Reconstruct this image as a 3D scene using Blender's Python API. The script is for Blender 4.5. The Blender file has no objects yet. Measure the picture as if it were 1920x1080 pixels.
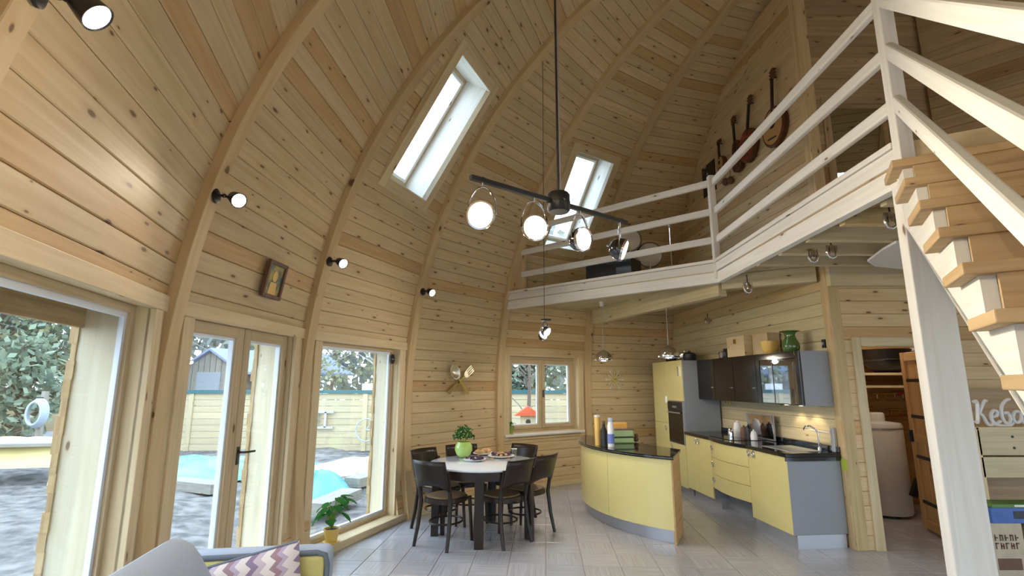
import bpy, bmesh, math, random
from math import sin, cos, radians, pi, atan2, hypot
from mathutils import Vector, Matrix
random.seed(11)
sc = bpy.context.scene
col = sc.collection

# ------------------------------------------------------------------ camera
PITCH = radians(10.6)
CAM_H = 1.6
FPX = 960.0
cd = bpy.data.cameras.new('camera')
cd.sensor_width = 36.0
cd.lens = 36.0 * FPX / 1920.0
cd.clip_start = 0.05
cam = bpy.data.objects.new('camera', cd)
cam.location = (0, 0, CAM_H)
cam.rotation_euler = (pi / 2 + PITCH, 0, 0)
col.objects.link(cam)
sc.camera = cam

# ------------------------------------------------------------------ world / exposure
SKY_STRENGTH = 5.5
w = bpy.data.worlds.new('sky')
sc.world = w
w.use_nodes = True
nt = w.node_tree
nt.nodes.clear()
out = nt.nodes.new('ShaderNodeOutputWorld')
bg = nt.nodes.new('ShaderNodeBackground')
geo = nt.nodes.new('ShaderNodeTexCoord')
sep = nt.nodes.new('ShaderNodeSeparateXYZ')
ramp = nt.nodes.new('ShaderNodeValToRGB')
ramp.color_ramp.elements[0].position = 0.0
ramp.color_ramp.elements[0].color = (0.70, 0.85, 1.0, 1)
ramp.color_ramp.elements[1].position = 0.9
ramp.color_ramp.elements[1].color = (0.60, 0.80, 1.0, 1)
nt.links.new(geo.outputs['Generated'], sep.inputs[0])
nt.links.new(sep.outputs['Z'], ramp.inputs[0])
nt.links.new(ramp.outputs[0], bg.inputs[0])
bg.inputs[1].default_value = SKY_STRENGTH
nt.links.new(bg.outputs[0], out.inputs[0])
vs = sc.view_settings
vs.view_transform = 'Standard'
vs.look = 'None'
vs.gamma = 1.0
vs.use_curve_mapping = False
vs.exposure = 0.36
try:
    sc.cycles.max_bounces = 8
    sc.cycles.diffuse_bounces = 5
    sc.cycles.transparent_max_bounces = 16
    sc.cycles.use_denoising = True
    sc.cycles.use_adaptive_sampling = True
    sc.cycles.adaptive_threshold = 0.025
    sc.cycles.sample_clamp_indirect = 6.0
except Exception:
    pass

# ------------------------------------------------------------------ helpers: camera rays, dome profile
CX, CY, RR, HH, Z0, NN = 3.98, 3.66, 6.06, 5.6, 1.284, 2.157
AZ1, DAZ = 185.5, 17.4
HALF = radians(DAZ / 2)

def ray(px, py):
    u = (px - 960) / FPX
    v = (540 - py) / FPX
    return Vector((u, cos(PITCH) - v * sin(PITCH), sin(PITCH) + v * cos(PITCH)))

def at_z(px, py, z):
    d = ray(px, py)
    t = (z - CAM_H) / d.z
    return Vector((0, 0, CAM_H)) + d * t

def at_y(px, py, y):
    d = ray(px, py)
    return Vector((0, 0, CAM_H)) + d * (y / d.y)

def at_plane(px, py, p, n):
    d = ray(px, py)
    n = Vector(n)
    o = Vector((0, 0, CAM_H))
    return o + d * (n.dot(Vector(p) - o) / n.dot(d))

def az(k):
    return radians(AZ1 - DAZ * (k - 1))

def prof(z, off=0.0):
    q = abs((z - Z0) / (HH + off))
    return (RR + off) * max(0.0, 1 - q ** NN) ** (1 / NN)

def arc_table(off, z_start=0.0, n=1500):
    R, H = RR + off, HH + off
    t0 = -math.asin(min(1, ((Z0 - z_start) / H) ** (NN / 2)))
    pts = []
    for i in range(n + 1):
        t = t0 + (pi / 2 - t0) * i / n
        s = sin(t)
        r = R * max(0.0, cos(t)) ** (2 / NN)
        z = Z0 + H * (abs(s) ** (2 / NN)) * (1 if s >= 0 else -1)
        pts.append((r, z))
    acc = [0.0]
    for a, b in zip(pts, pts[1:]):
        acc.append(acc[-1] + hypot(b[0] - a[0], b[1] - a[1]))
    return pts, acc

def sampler(off, z_start=0.0):
    pts, acc = arc_table(off, z_start)
    def f(s):
        lo, hi = 0, len(acc) - 1
        if s >= acc[-1]:
            return pts[-1]
        while hi - lo > 1:
            m = (lo + hi) // 2
            if acc[m] <= s:
                lo = m
            else:
                hi = m
        t = (s - acc[lo]) / max(1e-9, acc[hi] - acc[lo])
        return (pts[lo][0] * (1 - t) + pts[hi][0] * t, pts[lo][1] * (1 - t) + pts[hi][1] * t)
    return f, acc[-1]

# ------------------------------------------------------------------ helpers: tags and meshes
def tag(o, label=None, cat=None, group=None, kind=None):
    if label: o['label'] = label
    if cat: o['category'] = cat
    if group: o['group'] = group
    if kind: o['kind'] = kind
    return o

def thing(name, label, cat, loc=(0, 0, 0), rz=0.0, group=None, kind=None):
    o = bpy.data.objects.new(name, None)
    o.empty_display_size = 0.1
    col.objects.link(o)
    o.location = loc
    o.rotation_euler = (0, 0, rz)
    return tag(o, label, cat, group, kind)

def copy_tree(o, parent=None):
    c = o.copy()
    col.objects.link(c)
    c.parent = parent
    for ch in list(o.children):
        copy_tree(ch, c)
    return c

def frame(o, x, y, z):
    """matrix with origin o and given axes"""
    x, y, z = Vector(x), Vector(y), Vector(z)
    return Matrix(((x.x, y.x, z.x, o[0]), (x.y, y.y, z.y, o[1]), (x.z, y.z, z.z, o[2]), (0, 0, 0, 1)))

class MB:
    def __init__(self):
        self.v = []; self.f = []; self.uv = []
    def face(self, idx, uv):
        self.f.append(idx); self.uv.append(uv)
    def box(self, x0, x1, y0, y1, z0, z1, M=None, grain=None):
        if x1 < x0: x0, x1 = x1, x0
        if y1 < y0: y0, y1 = y1, y0
        if z1 < z0: z0, z1 = z1, z0
        c = [(x, y, z) for z in (z0, z1) for y in (y0, y1) for x in (x0, x1)]
        d = (x1 - x0, y1 - y0, z1 - z0)
        g = grain if grain is not None else max(range(3), key=lambda i: d[i])
        b = len(self.v)
        self.v += [(M @ Vector(p)) if M else p for p in c]
        for idx, ax in (((0, 2, 3, 1), 2), ((4, 5, 7, 6), 2), ((0, 1, 5, 4), 1), ((2, 6, 7, 3), 1), ((0, 4, 6, 2), 0), ((1, 3, 7, 5), 0)):
            oth = [i for i in range(3) if i != ax]
            if g in oth:
                ua, va = g, [i for i in oth if i != g][0]
            else:
                ua, va = oth
            self.face(tuple(b + i for i in idx), [(c[i][ua], c[i][va] + 0.37 * ax) for i in idx])
        return self
    def bar(self, a, b, w, h, up=(0, 0, 1), roll=0.0):
        """rectangular bar from a to b: w across, h along up"""
        a, b = Vector(a), Vector(b)
        x = (b - a).normalized()
        y = Vector(up).cross(x)
        if y.length < 1e-4: y = Vector((0, 1, 0)).cross(x)
        y.normalize()
        z = x.cross(y)
        return self.box(0, (b - a).length, -w / 2, w / 2, -h / 2, h / 2, frame(a, x, y, z), grain=0)
    def prism(self, poly, z0, z1, M=None, grain=0):
        n = len(poly); b = len(self.v)
        P = [(x, y, z0) for x, y in poly] + [(x, y, z1) for x, y in poly]
        self.v += [(M @ Vector(p)) if M else p for p in P]
        uvf = (lambda p: (p[0], p[1])) if grain == 0 else (lambda p: (p[1], p[0]))
        self.face(tuple(b + i for i in range(n))[::-1], [uvf(P[i]) for i in range(n)][::-1])
        self.face(tuple(b + n + i for i in range(n)), [uvf(P[i]) for i in range(n)])
        for i in range(n):
            j = (i + 1) % n
            l = hypot(poly[j][0] - poly[i][0], poly[j][1] - poly[i][1])
            self.face((b + i, b + j, b + n + j, b + n + i), [(0, z0), (l, z0), (l, z1), (0, z1)])
        return self
    def tube(self, path, r, n=8, caps=True, flat=1.0, closed=False):
        path = [Vector(p) for p in path]; m = len(path)
        rad = r if isinstance(r, (list, tuple)) else [r] * m
        b = len(self.v); up = Vector((0, 0, 1)); L = 0.0; ls = []
        prev = None
        for i, p in enumerate(path):
            if closed:
                t = path[(i + 1) % m] - path[i - 1]
            else:
                t = path[min(i + 1, m - 1)] - path[max(i - 1, 0)]
            t = t.normalized() if t.length > 1e-9 else Vector((0, 0, 1))
            if prev is None:
                s = t.cross(up) if abs(t.dot(up)) < 0.95 else t.cross(Vector((1, 0, 0)))
            else:
                s = prev - t * prev.dot(t)
            s.normalize(); prev = s
            q = s.cross(t)
            if i: L += (p - path[i - 1]).length
            ls.append(L)
            for k in range(n):
                a = 2 * pi * k / n
                self.v.append(p + (s * cos(a) + q * sin(a) * flat) * rad[i])
        for i in range(m if closed else m - 1):
            for k in range(n):
                k2 = (k + 1) % n; i2 = (i + 1) % m
                self.face((b + i * n + k, b + i * n + k2, b + i2 * n + k2, b + i2 * n + k),
                          [(ls[i], k * .03), (ls[i], (k + 1) * .03), (ls[i2], (k + 1) * .03), (ls[i2], k * .03)])
        if caps and not closed:
            self.face(tuple(b + k for k in range(n))[::-1], [(0, 0)] * n)
            self.face(tuple(b + (m - 1) * n + k for k in range(n)), [(0, 0)] * n)
        return self
    def lathe(self, pr, n=20, M=None):
        b = len(self.v); m = len(pr)
        for (r, z) in pr:
            for k in range(n):
                a = 2 * pi * k / n
                p = Vector((r * cos(a), r * sin(a), z))
                self.v.append((M @ p) if M else p)
        for i in range(m - 1):
            for k in range(n):
                k2 = (k + 1) % n
                self.face((b + i * n + k, b + i * n + k2, b + (i + 1) * n + k2, b + (i + 1) * n + k),
                          [(k / n, pr[i][1]), ((k + 1) / n, pr[i][1]), ((k + 1) / n, pr[i + 1][1]), (k / n, pr[i + 1][1])])
        return self
    def ball(self, c, rx, ry=None, rz=None, n=12, m=8, M=None):
        ry = ry or rx; rz = rz or rx
        S = Matrix.Translation(c) @ Matrix.Diagonal((rx, ry, rz, 1))
        if M: S = M @ S
        return self.lathe([(max(0.0, cos(-pi / 2 + pi * i / m)) if 0 < i < m else 0.0, sin(-pi / 2 + pi * i / m)) for i in range(m + 1)], n, S)
    def quad(self, a, b_, c, d, uv=((0, 0), (1, 0), (1, 1), (0, 1))):
        b = len(self.v); self.v += [a, b_, c, d]
        self.face((b, b + 1, b + 2, b + 3), list(uv))
        return self
    def grid(self, fn, nu, nv):
        b = len(self.v)
        for j in range(nv + 1):
            for i in range(nu + 1):
                self.v.append(fn(i / nu, j / nv))
        for j in range(nv):
            for i in range(nu):
                k = b + j * (nu + 1) + i
                self.face((k, k + 1, k + nu + 2, k + nu + 1), [(i / nu, j / nv), ((i + 1) / nu, j / nv), ((i + 1) / nu, (j + 1) / nv), (i / nu, (j + 1) / nv)])
        return self
    def build(self, name, m, parent=None, smooth=False, bevel=0.0, recalc=True, solid=0.0, subsurf=0):
        me = bpy.data.meshes.new(name)
        me.from_pydata([tuple(p) for p in self.v], [], self.f)
        uvl = me.uv_layers.new(name='UVMap')
        flat = [c for poly in self.uv for p in poly for c in p]
        uvl.data.foreach_set('uv', flat)
        me.materials.append(MAT[m])
        if recalc:
            bm = bmesh.new(); bm.from_mesh(me)
            if smooth: bmesh.ops.remove_doubles(bm, verts=bm.verts, dist=1e-5)
            bmesh.ops.recalc_face_normals(bm, faces=bm.faces)
            bm.to_mesh(me); bm.free()
        if smooth:
            me.polygons.foreach_set('use_smooth', [True] * len(me.polygons))
            try: me.set_sharp_from_angle(angle=radians(50))
            except Exception: pass
        o = bpy.data.objects.new(name, me)
        col.objects.link(o)
        if parent is not None: o.parent = parent
        if solid:
            md = o.modifiers.new('solidify', 'SOLIDIFY'); md.thickness = solid; md.offset = 0
        if subsurf:
            md = o.modifiers.new('subsurf', 'SUBSURF'); md.levels = subsurf; md.render_levels = subsurf
        if bevel:
            md = o.modifiers.new('bevel', 'BEVEL'); md.width = bevel; md.segments = 2; md.limit_method = 'ANGLE'
        return o

def clip_poly(poly, region):
    """clip a polygon to a convex CCW region"""
    outp = poly
    n = len(region)
    for i in range(n):
        a, b = region[i], region[(i + 1) % n]
        inp, outp = outp, []
        def side(p): return (b[0] - a[0]) * (p[1] - a[1]) - (b[1] - a[1]) * (p[0] - a[0])
        for j in range(len(inp)):
            p, q = inp[j], inp[(j + 1) % len(inp)]
            sp, sq = side(p), side(q)
            if sp >= 0: outp.append(p)
            if (sp > 0 > sq) or (sp < 0 < sq):
                t = sp / (sp - sq)
                outp.append((p[0] + (q[0] - p[0]) * t, p[1] + (q[1] - p[1]) * t))
        if not outp: return []
    return outp

# ------------------------------------------------------------------ materials
MAT = {}
class NT:
    def __init__(self, name):
        self.m = bpy.data.materials.new(name); self.m.use_nodes = True
        self.t = self.m.node_tree; self.t.nodes.clear()
        self.o = self.t.nodes.new('ShaderNodeOutputMaterial')
    def n(self, typ, **kw):
        nd = self.t.nodes.new('ShaderNode' + typ)
        for k, v in kw.items():
            if k.startswith('i_'): nd.inputs[k[2:].replace('_', ' ')].default_value = v
            else: setattr(nd, k, v)
        return nd
    def l(self, a, b): self.t.links.new(a, b)
    def math(self, op, a, b=None):
        nd = self.n('Math', operation=op)
        for i, x in enumerate((a, b)):
            if x is None: continue
            if isinstance(x, (int, float)): nd.inputs[i].default_value = x
            else: self.l(x, nd.inputs[i])
        return nd.outputs[0]
    def mix(self, f, a, b, blend='MIX'):
        nd = self.n('Mix', data_type='RGBA', blend_type=blend)
        if isinstance(f, (int, float)): nd.inputs[0].default_value = f
        else: self.l(f, nd.inputs[0])
        for i, x in ((6, a), (7, b)):
            if isinstance(x, tuple): nd.inputs[i].default_value = (x + (1,))[:4]
            else: self.l(x, nd.inputs[i])
        return nd.outputs[2]
    def ramp(self, f, stops):
        nd = self.n('ValToRGB'); e = nd.color_ramp.elements
        while len(e) < len(stops): e.new(0.5)
        for el, (p, c) in zip(e, stops):
            el.position = p; el.color = (c + (1,))[:4] if isinstance(c, tuple) else (c, c, c, 1)
        self.l(f, nd.inputs[0])
        return nd.outputs[0]
    def done(self, name, color, rough=0.6, metal=0.0, spec=0.5, bump=None, bump_s=0.2, emis=None, emis_s=0.0, coat=0.0):
        b = self.n('BsdfPrincipled')
        for key, x in (('Base Color', color), ('Roughness', rough)):
            if isinstance(x, tuple): b.inputs[key].default_value = (x + (1,))[:4]
            elif isinstance(x, (int, float)): b.inputs[key].default_value = x
            else: self.l(x, b.inputs[key])
        b.inputs['Metallic'].default_value = metal
        b.inputs['Specular IOR Level'].default_value = spec
        b.inputs['Coat Weight'].default_value = coat
        if emis:
            b.inputs['Emission Color'].default_value = emis + (1,); b.inputs['Emission Strength'].default_value = emis_s
        if bump is not None:
            bp = self.n('Bump'); bp.inputs['Strength'].default_value = bump_s; bp.inputs['Distance'].default_value = 0.01
            self.l(bump, bp.inputs['Height']); self.l(bp.outputs[0], b.inputs['Normal'])
        self.l(b.outputs[0], self.o.inputs[0])
        MAT[name] = self.m

def plain(name, c, rough=0.5, metal=0.0, spec=0.5, coat=0.0, var=0.06):
    g = NT(name)
    tc = g.n('TexCoord'); nz = g.n('TexNoise'); nz.inputs['Scale'].default_value = 9.0; nz.inputs['Detail'].default_value = 3.0
    g.l(tc.outputs['Object'], nz.inputs['Vector'])
    a = tuple(max(0, x * (1 - var)) for x in c); b = tuple(min(1, x * (1 + var)) for x in c)
    g.done(name, g.mix(nz.outputs['Fac'], a, b), rough, metal, spec, coat=coat)

def wood(name, light, dark, knot=(0.10, 0.045, 0.02), rough=0.55, knots=0.55, odd=None, odd_p=0.14, vary=0.16):
    g = NT(name)
    uv = g.n('UVMap'); oi = g.n('ObjectInfo')
    off = g.n('CombineXYZ')
    g.l(g.math('MULTIPLY', oi.outputs['Random'], 37.0), off.inputs[0])
    g.l(g.math('MULTIPLY', oi.outputs['Random'], 91.0), off.inputs[1])
    add = g.n('VectorMath', operation='ADD'); g.l(uv.outputs[0], add.inputs[0]); g.l(off.outputs[0], add.inputs[1])
    m1 = g.n('Mapping'); m1.inputs['Scale'].default_value = (1.3, 26, 1); g.l(add.outputs[0], m1.inputs[0])
    nz = g.n('TexNoise'); nz.inputs['Scale'].default_value = 1.0; nz.inputs['Detail'].default_value = 5.0; nz.inputs['Distortion'].default_value = 0.7
    g.l(m1.outputs[0], nz.inputs['Vector'])
    m2 = g.n('Mapping'); m2.inputs['Scale'].default_value = (0.9, 4.0, 1); g.l(add.outputs[0], m2.inputs[0])
    nz2 = g.n('TexNoise'); nz2.inputs['Scale'].default_value = 1.0; nz2.inputs['Detail'].default_value = 2.0
    g.l(m2.outputs[0], nz2.inputs['Vector'])
    grain = g.ramp(nz.outputs['Fac'], [(0.3, dark), (0.62, light)])
    base = g.mix(g.math('MULTIPLY', nz2.outputs['Fac'], 0.35), grain, dark)
    # per-board tone
    rnd = g.math('FRACT', g.math('MULTIPLY', oi.outputs['Random'], 7.31))
    tone = g.math('ADD', g.math('MULTIPLY', rnd, vary), 1.0 - vary * 0.6)
    tn = g.n('CombineXYZ')
    for i in range(3): g.l(tone, tn.inputs[i])
    base = g.mix(1.0, base, tn.outputs[0], 'MULTIPLY')
    if odd:
        r2 = g.math('FRACT', g.math('MULTIPLY', oi.outputs['Random'], 53.7))
        base = g.mix(g.math('MULTIPLY', g.math('LESS_THAN', r2, odd_p), 0.75), base, odd, 'MULTIPLY')
    if knots > 0:
        m3 = g.n('Mapping'); m3.inputs['Scale'].default_value = (2.6, 8.0, 1); g.l(add.outputs[0], m3.inputs[0])
        nz3 = g.n('TexNoise'); nz3.inputs['Scale'].default_value = 3.0
        g.l(m3.outputs[0], nz3.inputs['Vector'])
        wob = g.n('VectorMath', operation='MULTIPLY_ADD'); wob.inputs[1].default_value = (0.12, 0.12, 0)
        g.l(nz3.outputs['Color'], wob.inputs[0]); g.l(m3.outputs[0], wob.inputs[2])
        vo = g.n('TexVoronoi', voronoi_dimensions='2D'); vo.inputs['Scale'].default_value = 1.0
        g.l(wob.outputs[0], vo.inputs['Vector'])
        sc_ = g.n('SeparateColor'); g.l(vo.outputs['Color'], sc_.inputs[0])
        has = g.math('LESS_THAN', sc_.outputs[0], knots)
        size = g.math('ADD', g.math('MULTIPLY', sc_.outputs[1], 0.085), 0.03)
        rel = g.math('DIVIDE', vo.outputs['Distance'], size)
        core = g.math('MULTIPLY', g.ramp(rel, [(0.55, 1.0), (1.0, 0.0)]), has)
        halo = g.math('MULTIPLY', g.math('MULTIPLY', g.ramp(g.math('MULTIPLY', rel, 0.38), [(0.3, 1.0), (1.0, 0.0)]), has), 0.35)
        base = g.mix(halo, base, (dark[0] * .75, dark[1] * .62, dark[2] * .5))
        base = g.mix(g.math('MULTIPLY', core, 0.85), base, knot)
    g.done(name, base, rough, 0.0, 0.35, bump=nz.outputs['Fac'], bump_s=0.06)

def emissive(name, c, s):
    g = NT(name); e = g.n('Emission'); e.inputs[0].default_value = c + (1,); e.inputs[1].default_value = s
    g.l(e.outputs[0], g.o.inputs[0]); MAT[name] = g.m

def glass(name, tint=(1, 1, 1), refl=0.06):
    g = NT(name); t = g.n('BsdfTransparent'); t.inputs[0].default_value = tint + (1,)
    s = g.n('BsdfGlossy'); s.inputs['Roughness'].default_value = 0.02
    lw = g.n('LayerWeight'); lw.inputs[0].default_value = 0.25
    mx = g.n('MixShader'); g.l(g.math('ADD', g.math('MULTIPLY', lw.outputs['Facing'], 0.18), refl), mx.inputs[0])
    g.l(t.outputs[0], mx.inputs[1]); g.l(s.outputs[0], mx.inputs[2]); g.l(mx.outputs[0], g.o.inputs[0]); MAT[name] = g.m

def leafy(name, a, b, rough=0.6):
    g = NT(name); gm = g.n('NewGeometry')
    c = g.mix(gm.outputs['Random Per Island'], a, b)
    d = g.n('BsdfDiffuse'); tr = g.n('BsdfTranslucent'); g.l(c, d.inputs[0]); g.l(c, tr.inputs[0])
    mx = g.n('MixShader'); mx.inputs[0].default_value = 0.3
    g.l(d.outputs[0], mx.inputs[1]); g.l(tr.outputs[0], mx.inputs[2]); g.l(mx.outputs[0], g.o.inputs[0]); MAT[name] = g.m

def speckle(name, a, b, scale=40.0, rough=0.9, bump_s=0.3, detail=6.0, coord='Object', stretch=(1, 1, 1), lo=0.35, hi=0.65):
    g = NT(name); tc = g.n('TexCoord'); mp = g.n('Mapping'); mp.inputs['Scale'].default_value = stretch
    g.l(tc.outputs[coord], mp.inputs[0])
    nz = g.n('TexNoise'); nz.inputs['Scale'].default_value = scale; nz.inputs['Detail'].default_value = detail
    g.l(mp.outputs[0], nz.inputs['Vector'])
    g.done(name, g.ramp(nz.outputs['Fac'], [(lo, a), (hi, b)]), rough, 0, 0.3, bump=nz.outputs['Fac'], bump_s=bump_s)

PINE_L, PINE_D = (0.675, 0.53, 0.325), (0.56, 0.41, 0.22)
wood('pine', PINE_L, PINE_D, odd=(0.88, 0.73, 0.56), odd_p=0.12, vary=0.13)
wood('pine_rib', (0.66, 0.50, 0.29), (0.56, 0.40, 0.21), knots=0.12)
wood('pine_trim', (0.72, 0.59, 0.37), (0.62, 0.48, 0.28), knots=0.15)
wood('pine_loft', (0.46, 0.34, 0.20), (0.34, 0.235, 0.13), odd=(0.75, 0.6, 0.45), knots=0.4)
wood('pine_white', (0.82, 0.815, 0.77), (0.73, 0.71, 0.64), knots=0.14, rough=0.6)
wood('pine_tread', (0.52, 0.37, 0.20), (0.40, 0.27, 0.13), knots=0.15)
wood('pine_kitchen', (0.62, 0.55, 0.36), (0.50, 0.42, 0.25), odd=(0.92, 0.78, 0.6), knots=0.25)
wood('frame_wood', (0.60, 0.48, 0.31), (0.48, 0.36, 0.21), knots=0.05)
wood('jamb_out', (0.66, 0.60, 0.44), (0.58, 0.51, 0.35), knots=0.08)
wood('fence_wood', (0.50, 0.42, 0.27), (0.43, 0.35, 0.21), knots=0.1)
wood('old_wood', (0.30, 0.28, 0.24), (0.20, 0.18, 0.15), knots=0.1)
wood('shingle_wood', (0.50, 0.36, 0.18), (0.32, 0.20, 0.09), knots=0.1)
wood('door_wood', (0.58, 0.37, 0.17), (0.45, 0.27, 0.11), knots=0.2)
wood('wenge', (0.030, 0.019, 0.014), (0.016, 0.010, 0.008), knots=0.0, rough=0.32, vary=0.1)
wood('black_gloss', (0.012, 0.010, 0.010), (0.006, 0.005, 0.005), knots=0.0, rough=0.12, vary=0.05)
wood('brown_inst', (0.16, 0.06, 0.02), (0.06, 0.022, 0.01), knots=0.0, rough=0.25)
plain('yellow', (0.70, 0.62, 0.27), 0.28, coat=0.25, var=0.03)
plain('grey_panel', (0.26, 0.28, 0.31), 0.45, var=0.03)
plain('alu', (0.45, 0.47, 0.52), 0.35, metal=0.6, var=0.02)
plain('chrome', (0.75, 0.75, 0.77), 0.08, metal=1.0, var=0.0)
plain('dark_chrome', (0.10, 0.10, 0.11), 0.15, metal=0.9, var=0.0)
plain('black', (0.012, 0.012, 0.014), 0.4)
plain('black_stone', (0.010, 0.010, 0.011), 0.06, spec=0.8, var=0.2)
plain('white', (0.78, 0.78, 0.78), 0.5, var=0.02)
plain('white_trim', (0.74, 0.80, 0.88), 0.4, var=0.02)
plain('white_gloss', (0.80, 0.82, 0.84), 0.12, coat=0.4, var=0.02)
plain('tabletop', (0.72, 0.77, 0.84), 0.06, coat=0.5, var=0.01)
plain('lime', (0.38, 0.56, 0.14), 0.2, coat=0.5, var=0.03)
plain('green_tin', (0.40, 0.56, 0.24), 0.35)
plain('orange', (0.72, 0.36, 0.05), 0.4)
plain('pot_yellow', (0.76, 0.52, 0.13), 0.3, coat=0.3)
plain('pot_green', (0.20, 0.34, 0.04), 0.4)
plain('bowl_yellow', (0.70, 0.46, 0.12), 0.35)
plain('vase_green', (0.06, 0.13, 0.03), 0.08, spec=0.8)
plain('brass', (0.60, 0.50, 0.22), 0.22, metal=0.9, var=0.05)
plain('silver', (0.76, 0.73, 0.63), 0.28, metal=0.9, var=0.05)
plain('kraft', (0.48, 0.34, 0.18), 0.7)
plain('grape', (0.05, 0.02, 0.06), 0.3, var=0.4)
plain('pastry', (0.55, 0.34, 0.16), 0.8, var=0.4)
plain('blue_label', (0.15, 0.22, 0.55), 0.4)
plain('sofa_grey', (0.36, 0.44, 0.58), 0.9, spec=0.2)
plain('sofa_green', (0.52, 0.48, 0.20), 0.9, spec=0.2)
plain('piping', (0.13, 0.16, 0.21), 0.8)
plain('seat_tan', (0.16, 0.10, 0.045), 0.55)
plain('red_wood', (0.22, 0.025, 0.012), 0.25, coat=0.3)
plain('spruce_top', (0.45, 0.26, 0.10), 0.3, coat=0.3)
plain('drum_skin', (0.62, 0.56, 0.47), 0.5)
plain('tank_white', (0.72, 0.70, 0.66), 0.35)
plain('plate', (0.80, 0.82, 0.85), 0.2)
plain('soil', (0.035, 0.024, 0.015), 0.95)
plain('teal', (0.02, 0.10, 0.11), 0.5)
plain('red_roof', (0.55, 0.09, 0.03), 0.6)
plain('roof_blue', (0.22, 0.26, 0.36), 0.6)
plain('hose_blue', (0.34, 0.40, 0.46), 0.5)
plain('rubble', (0.26, 0.26, 0.27), 0.9, var=0.3)
plain('tarp_yellow', (0.55, 0.47, 0.20), 0.7)
plain('bark', (0.12, 0.09, 0.07), 0.9, var=0.3)
plain('birch', (0.42, 0.40, 0.38), 0.9, var=0.3)
plain('sticker', (0.45, 0.56, 0.06), 0.5)
plain('picture_blue', (0.05, 0.13, 0.42), 0.4, var=0.4)
plain('picture_cream', (0.48, 0.42, 0.30), 0.6, var=0.3)
plain('picture_brown', (0.14, 0.07, 0.04), 0.6, var=0.4)
plain('copper', (0.42, 0.16, 0.06), 0.3, metal=0.8)
plain('book_green', (0.10, 0.22, 0.05), 0.5)
speckle('ground_dirt', (0.085, 0.08, 0.075), (0.21, 0.195, 0.185), 5.0, 0.95, 0.5)
speckle('sand', (0.30, 0.25, 0.19), (0.42, 0.36, 0.28), 8.0, 0.95, 0.4)
speckle('tarp', (0.05, 0.24, 0.27), (0.14, 0.38, 0.41), 2.5, 0.35, 0.5)
speckle('icon_paint', (0.42, 0.33, 0.10), (0.10, 0.17, 0.15), 14.0, 0.5, 0.0, lo=0.4, hi=0.6)
leafy('leaf_dark', (0.13, 0.18, 0.14), (0.32, 0.38, 0.27))
leafy('leaf_spring', (0.20, 0.23, 0.14), (0.40, 0.40, 0.24))
leafy('leaf_pine', (0.15, 0.19, 0.18), (0.30, 0.34, 0.30))
leafy('leaf_far', (0.20, 0.23, 0.22), (0.36, 0.36, 0.30))
leafy('leaf_plant', (0.015, 0.08, 0.02), (0.06, 0.20, 0.05))
glass('pane')
glass('pane_smoke', (0.25, 0.28, 0.30), 0.35)
emissive('bulb', (1.0, 0.97, 0.92), 14.0)
emissive('bulb_warm', (1.0, 0.86, 0.62), 6.0)
# zigzag cushion
g = NT('zigzag'); uv = g.n('UVMap'); sp = g.n('SeparateXYZ'); g.l(uv.outputs[0], sp.inputs[0])
zz = g.math('PINGPONG', g.math('MULTIPLY', sp.outputs[1], 9.0), 0.5)
ban = g.math('FRACT', g.math('ADD', g.math('MULTIPLY', sp.outputs[0], 2.2), g.math('MULTIPLY', zz, 0.28)))
cr = g.n('ValToRGB'); cr.color_ramp.interpolation = 'CONSTANT'; e = cr.color_ramp.elements
for i, (p, c) in enumerate([(0, (.62, .58, .60)), (.22, (.22, .17, .27)), (.38, (.46, .40, .47)), (.55, (.66, .62, .62)), (.74, (.30, .20, .24)), (.88, (.40, .34, .46))]):
    el = e[i] if i < 2 else e.new(p)
    el.position = p; el.color = c + (1,)
g.l(ban, cr.inputs[0]); g.done('zigzag', cr.outputs[0], 0.9)
# floor tile: pale streaked porcelain
g = NT('tile'); uv = g.n('UVMap'); oi = g.n('ObjectInfo')
off = g.n('CombineXYZ'); g.l(g.math('MULTIPLY', oi.outputs['Random'], 31.0), off.inputs[1]); g.l(g.math('MULTIPLY', oi.outputs['Random'], 17.0), off.inputs[0])
ad = g.n('VectorMath', operation='ADD'); g.l(uv.outputs[0], ad.inputs[0]); g.l(off.outputs[0], ad.inputs[1])
mp = g.n('Mapping'); mp.inputs['Scale'].default_value = (2.0, 70, 1); g.l(ad.outputs[0], mp.inputs[0])
nz = g.n('TexNoise'); nz.inputs['Scale'].default_value = 1.0; nz.inputs['Detail'].default_value = 3.0; g.l(mp.outputs[0], nz.inputs['Vector'])
c = g.ramp(nz.outputs['Fac'], [(0.3, (0.36, 0.365, 0.40)), (0.7, (0.48, 0.49, 0.54))])
tone = g.math('ADD', g.math('MULTIPLY', oi.outputs['Random'], 0.12), 0.92)
tn = g.n('CombineXYZ')
for i in range(3): g.l(tone, tn.inputs[i])
g.done('tile', g.mix(1.0, c, tn.outputs[0], 'MULTIPLY'), 0.2, 0, 0.6)
plain('grout', (0.30, 0.27, 0.25), 0.8)
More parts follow.
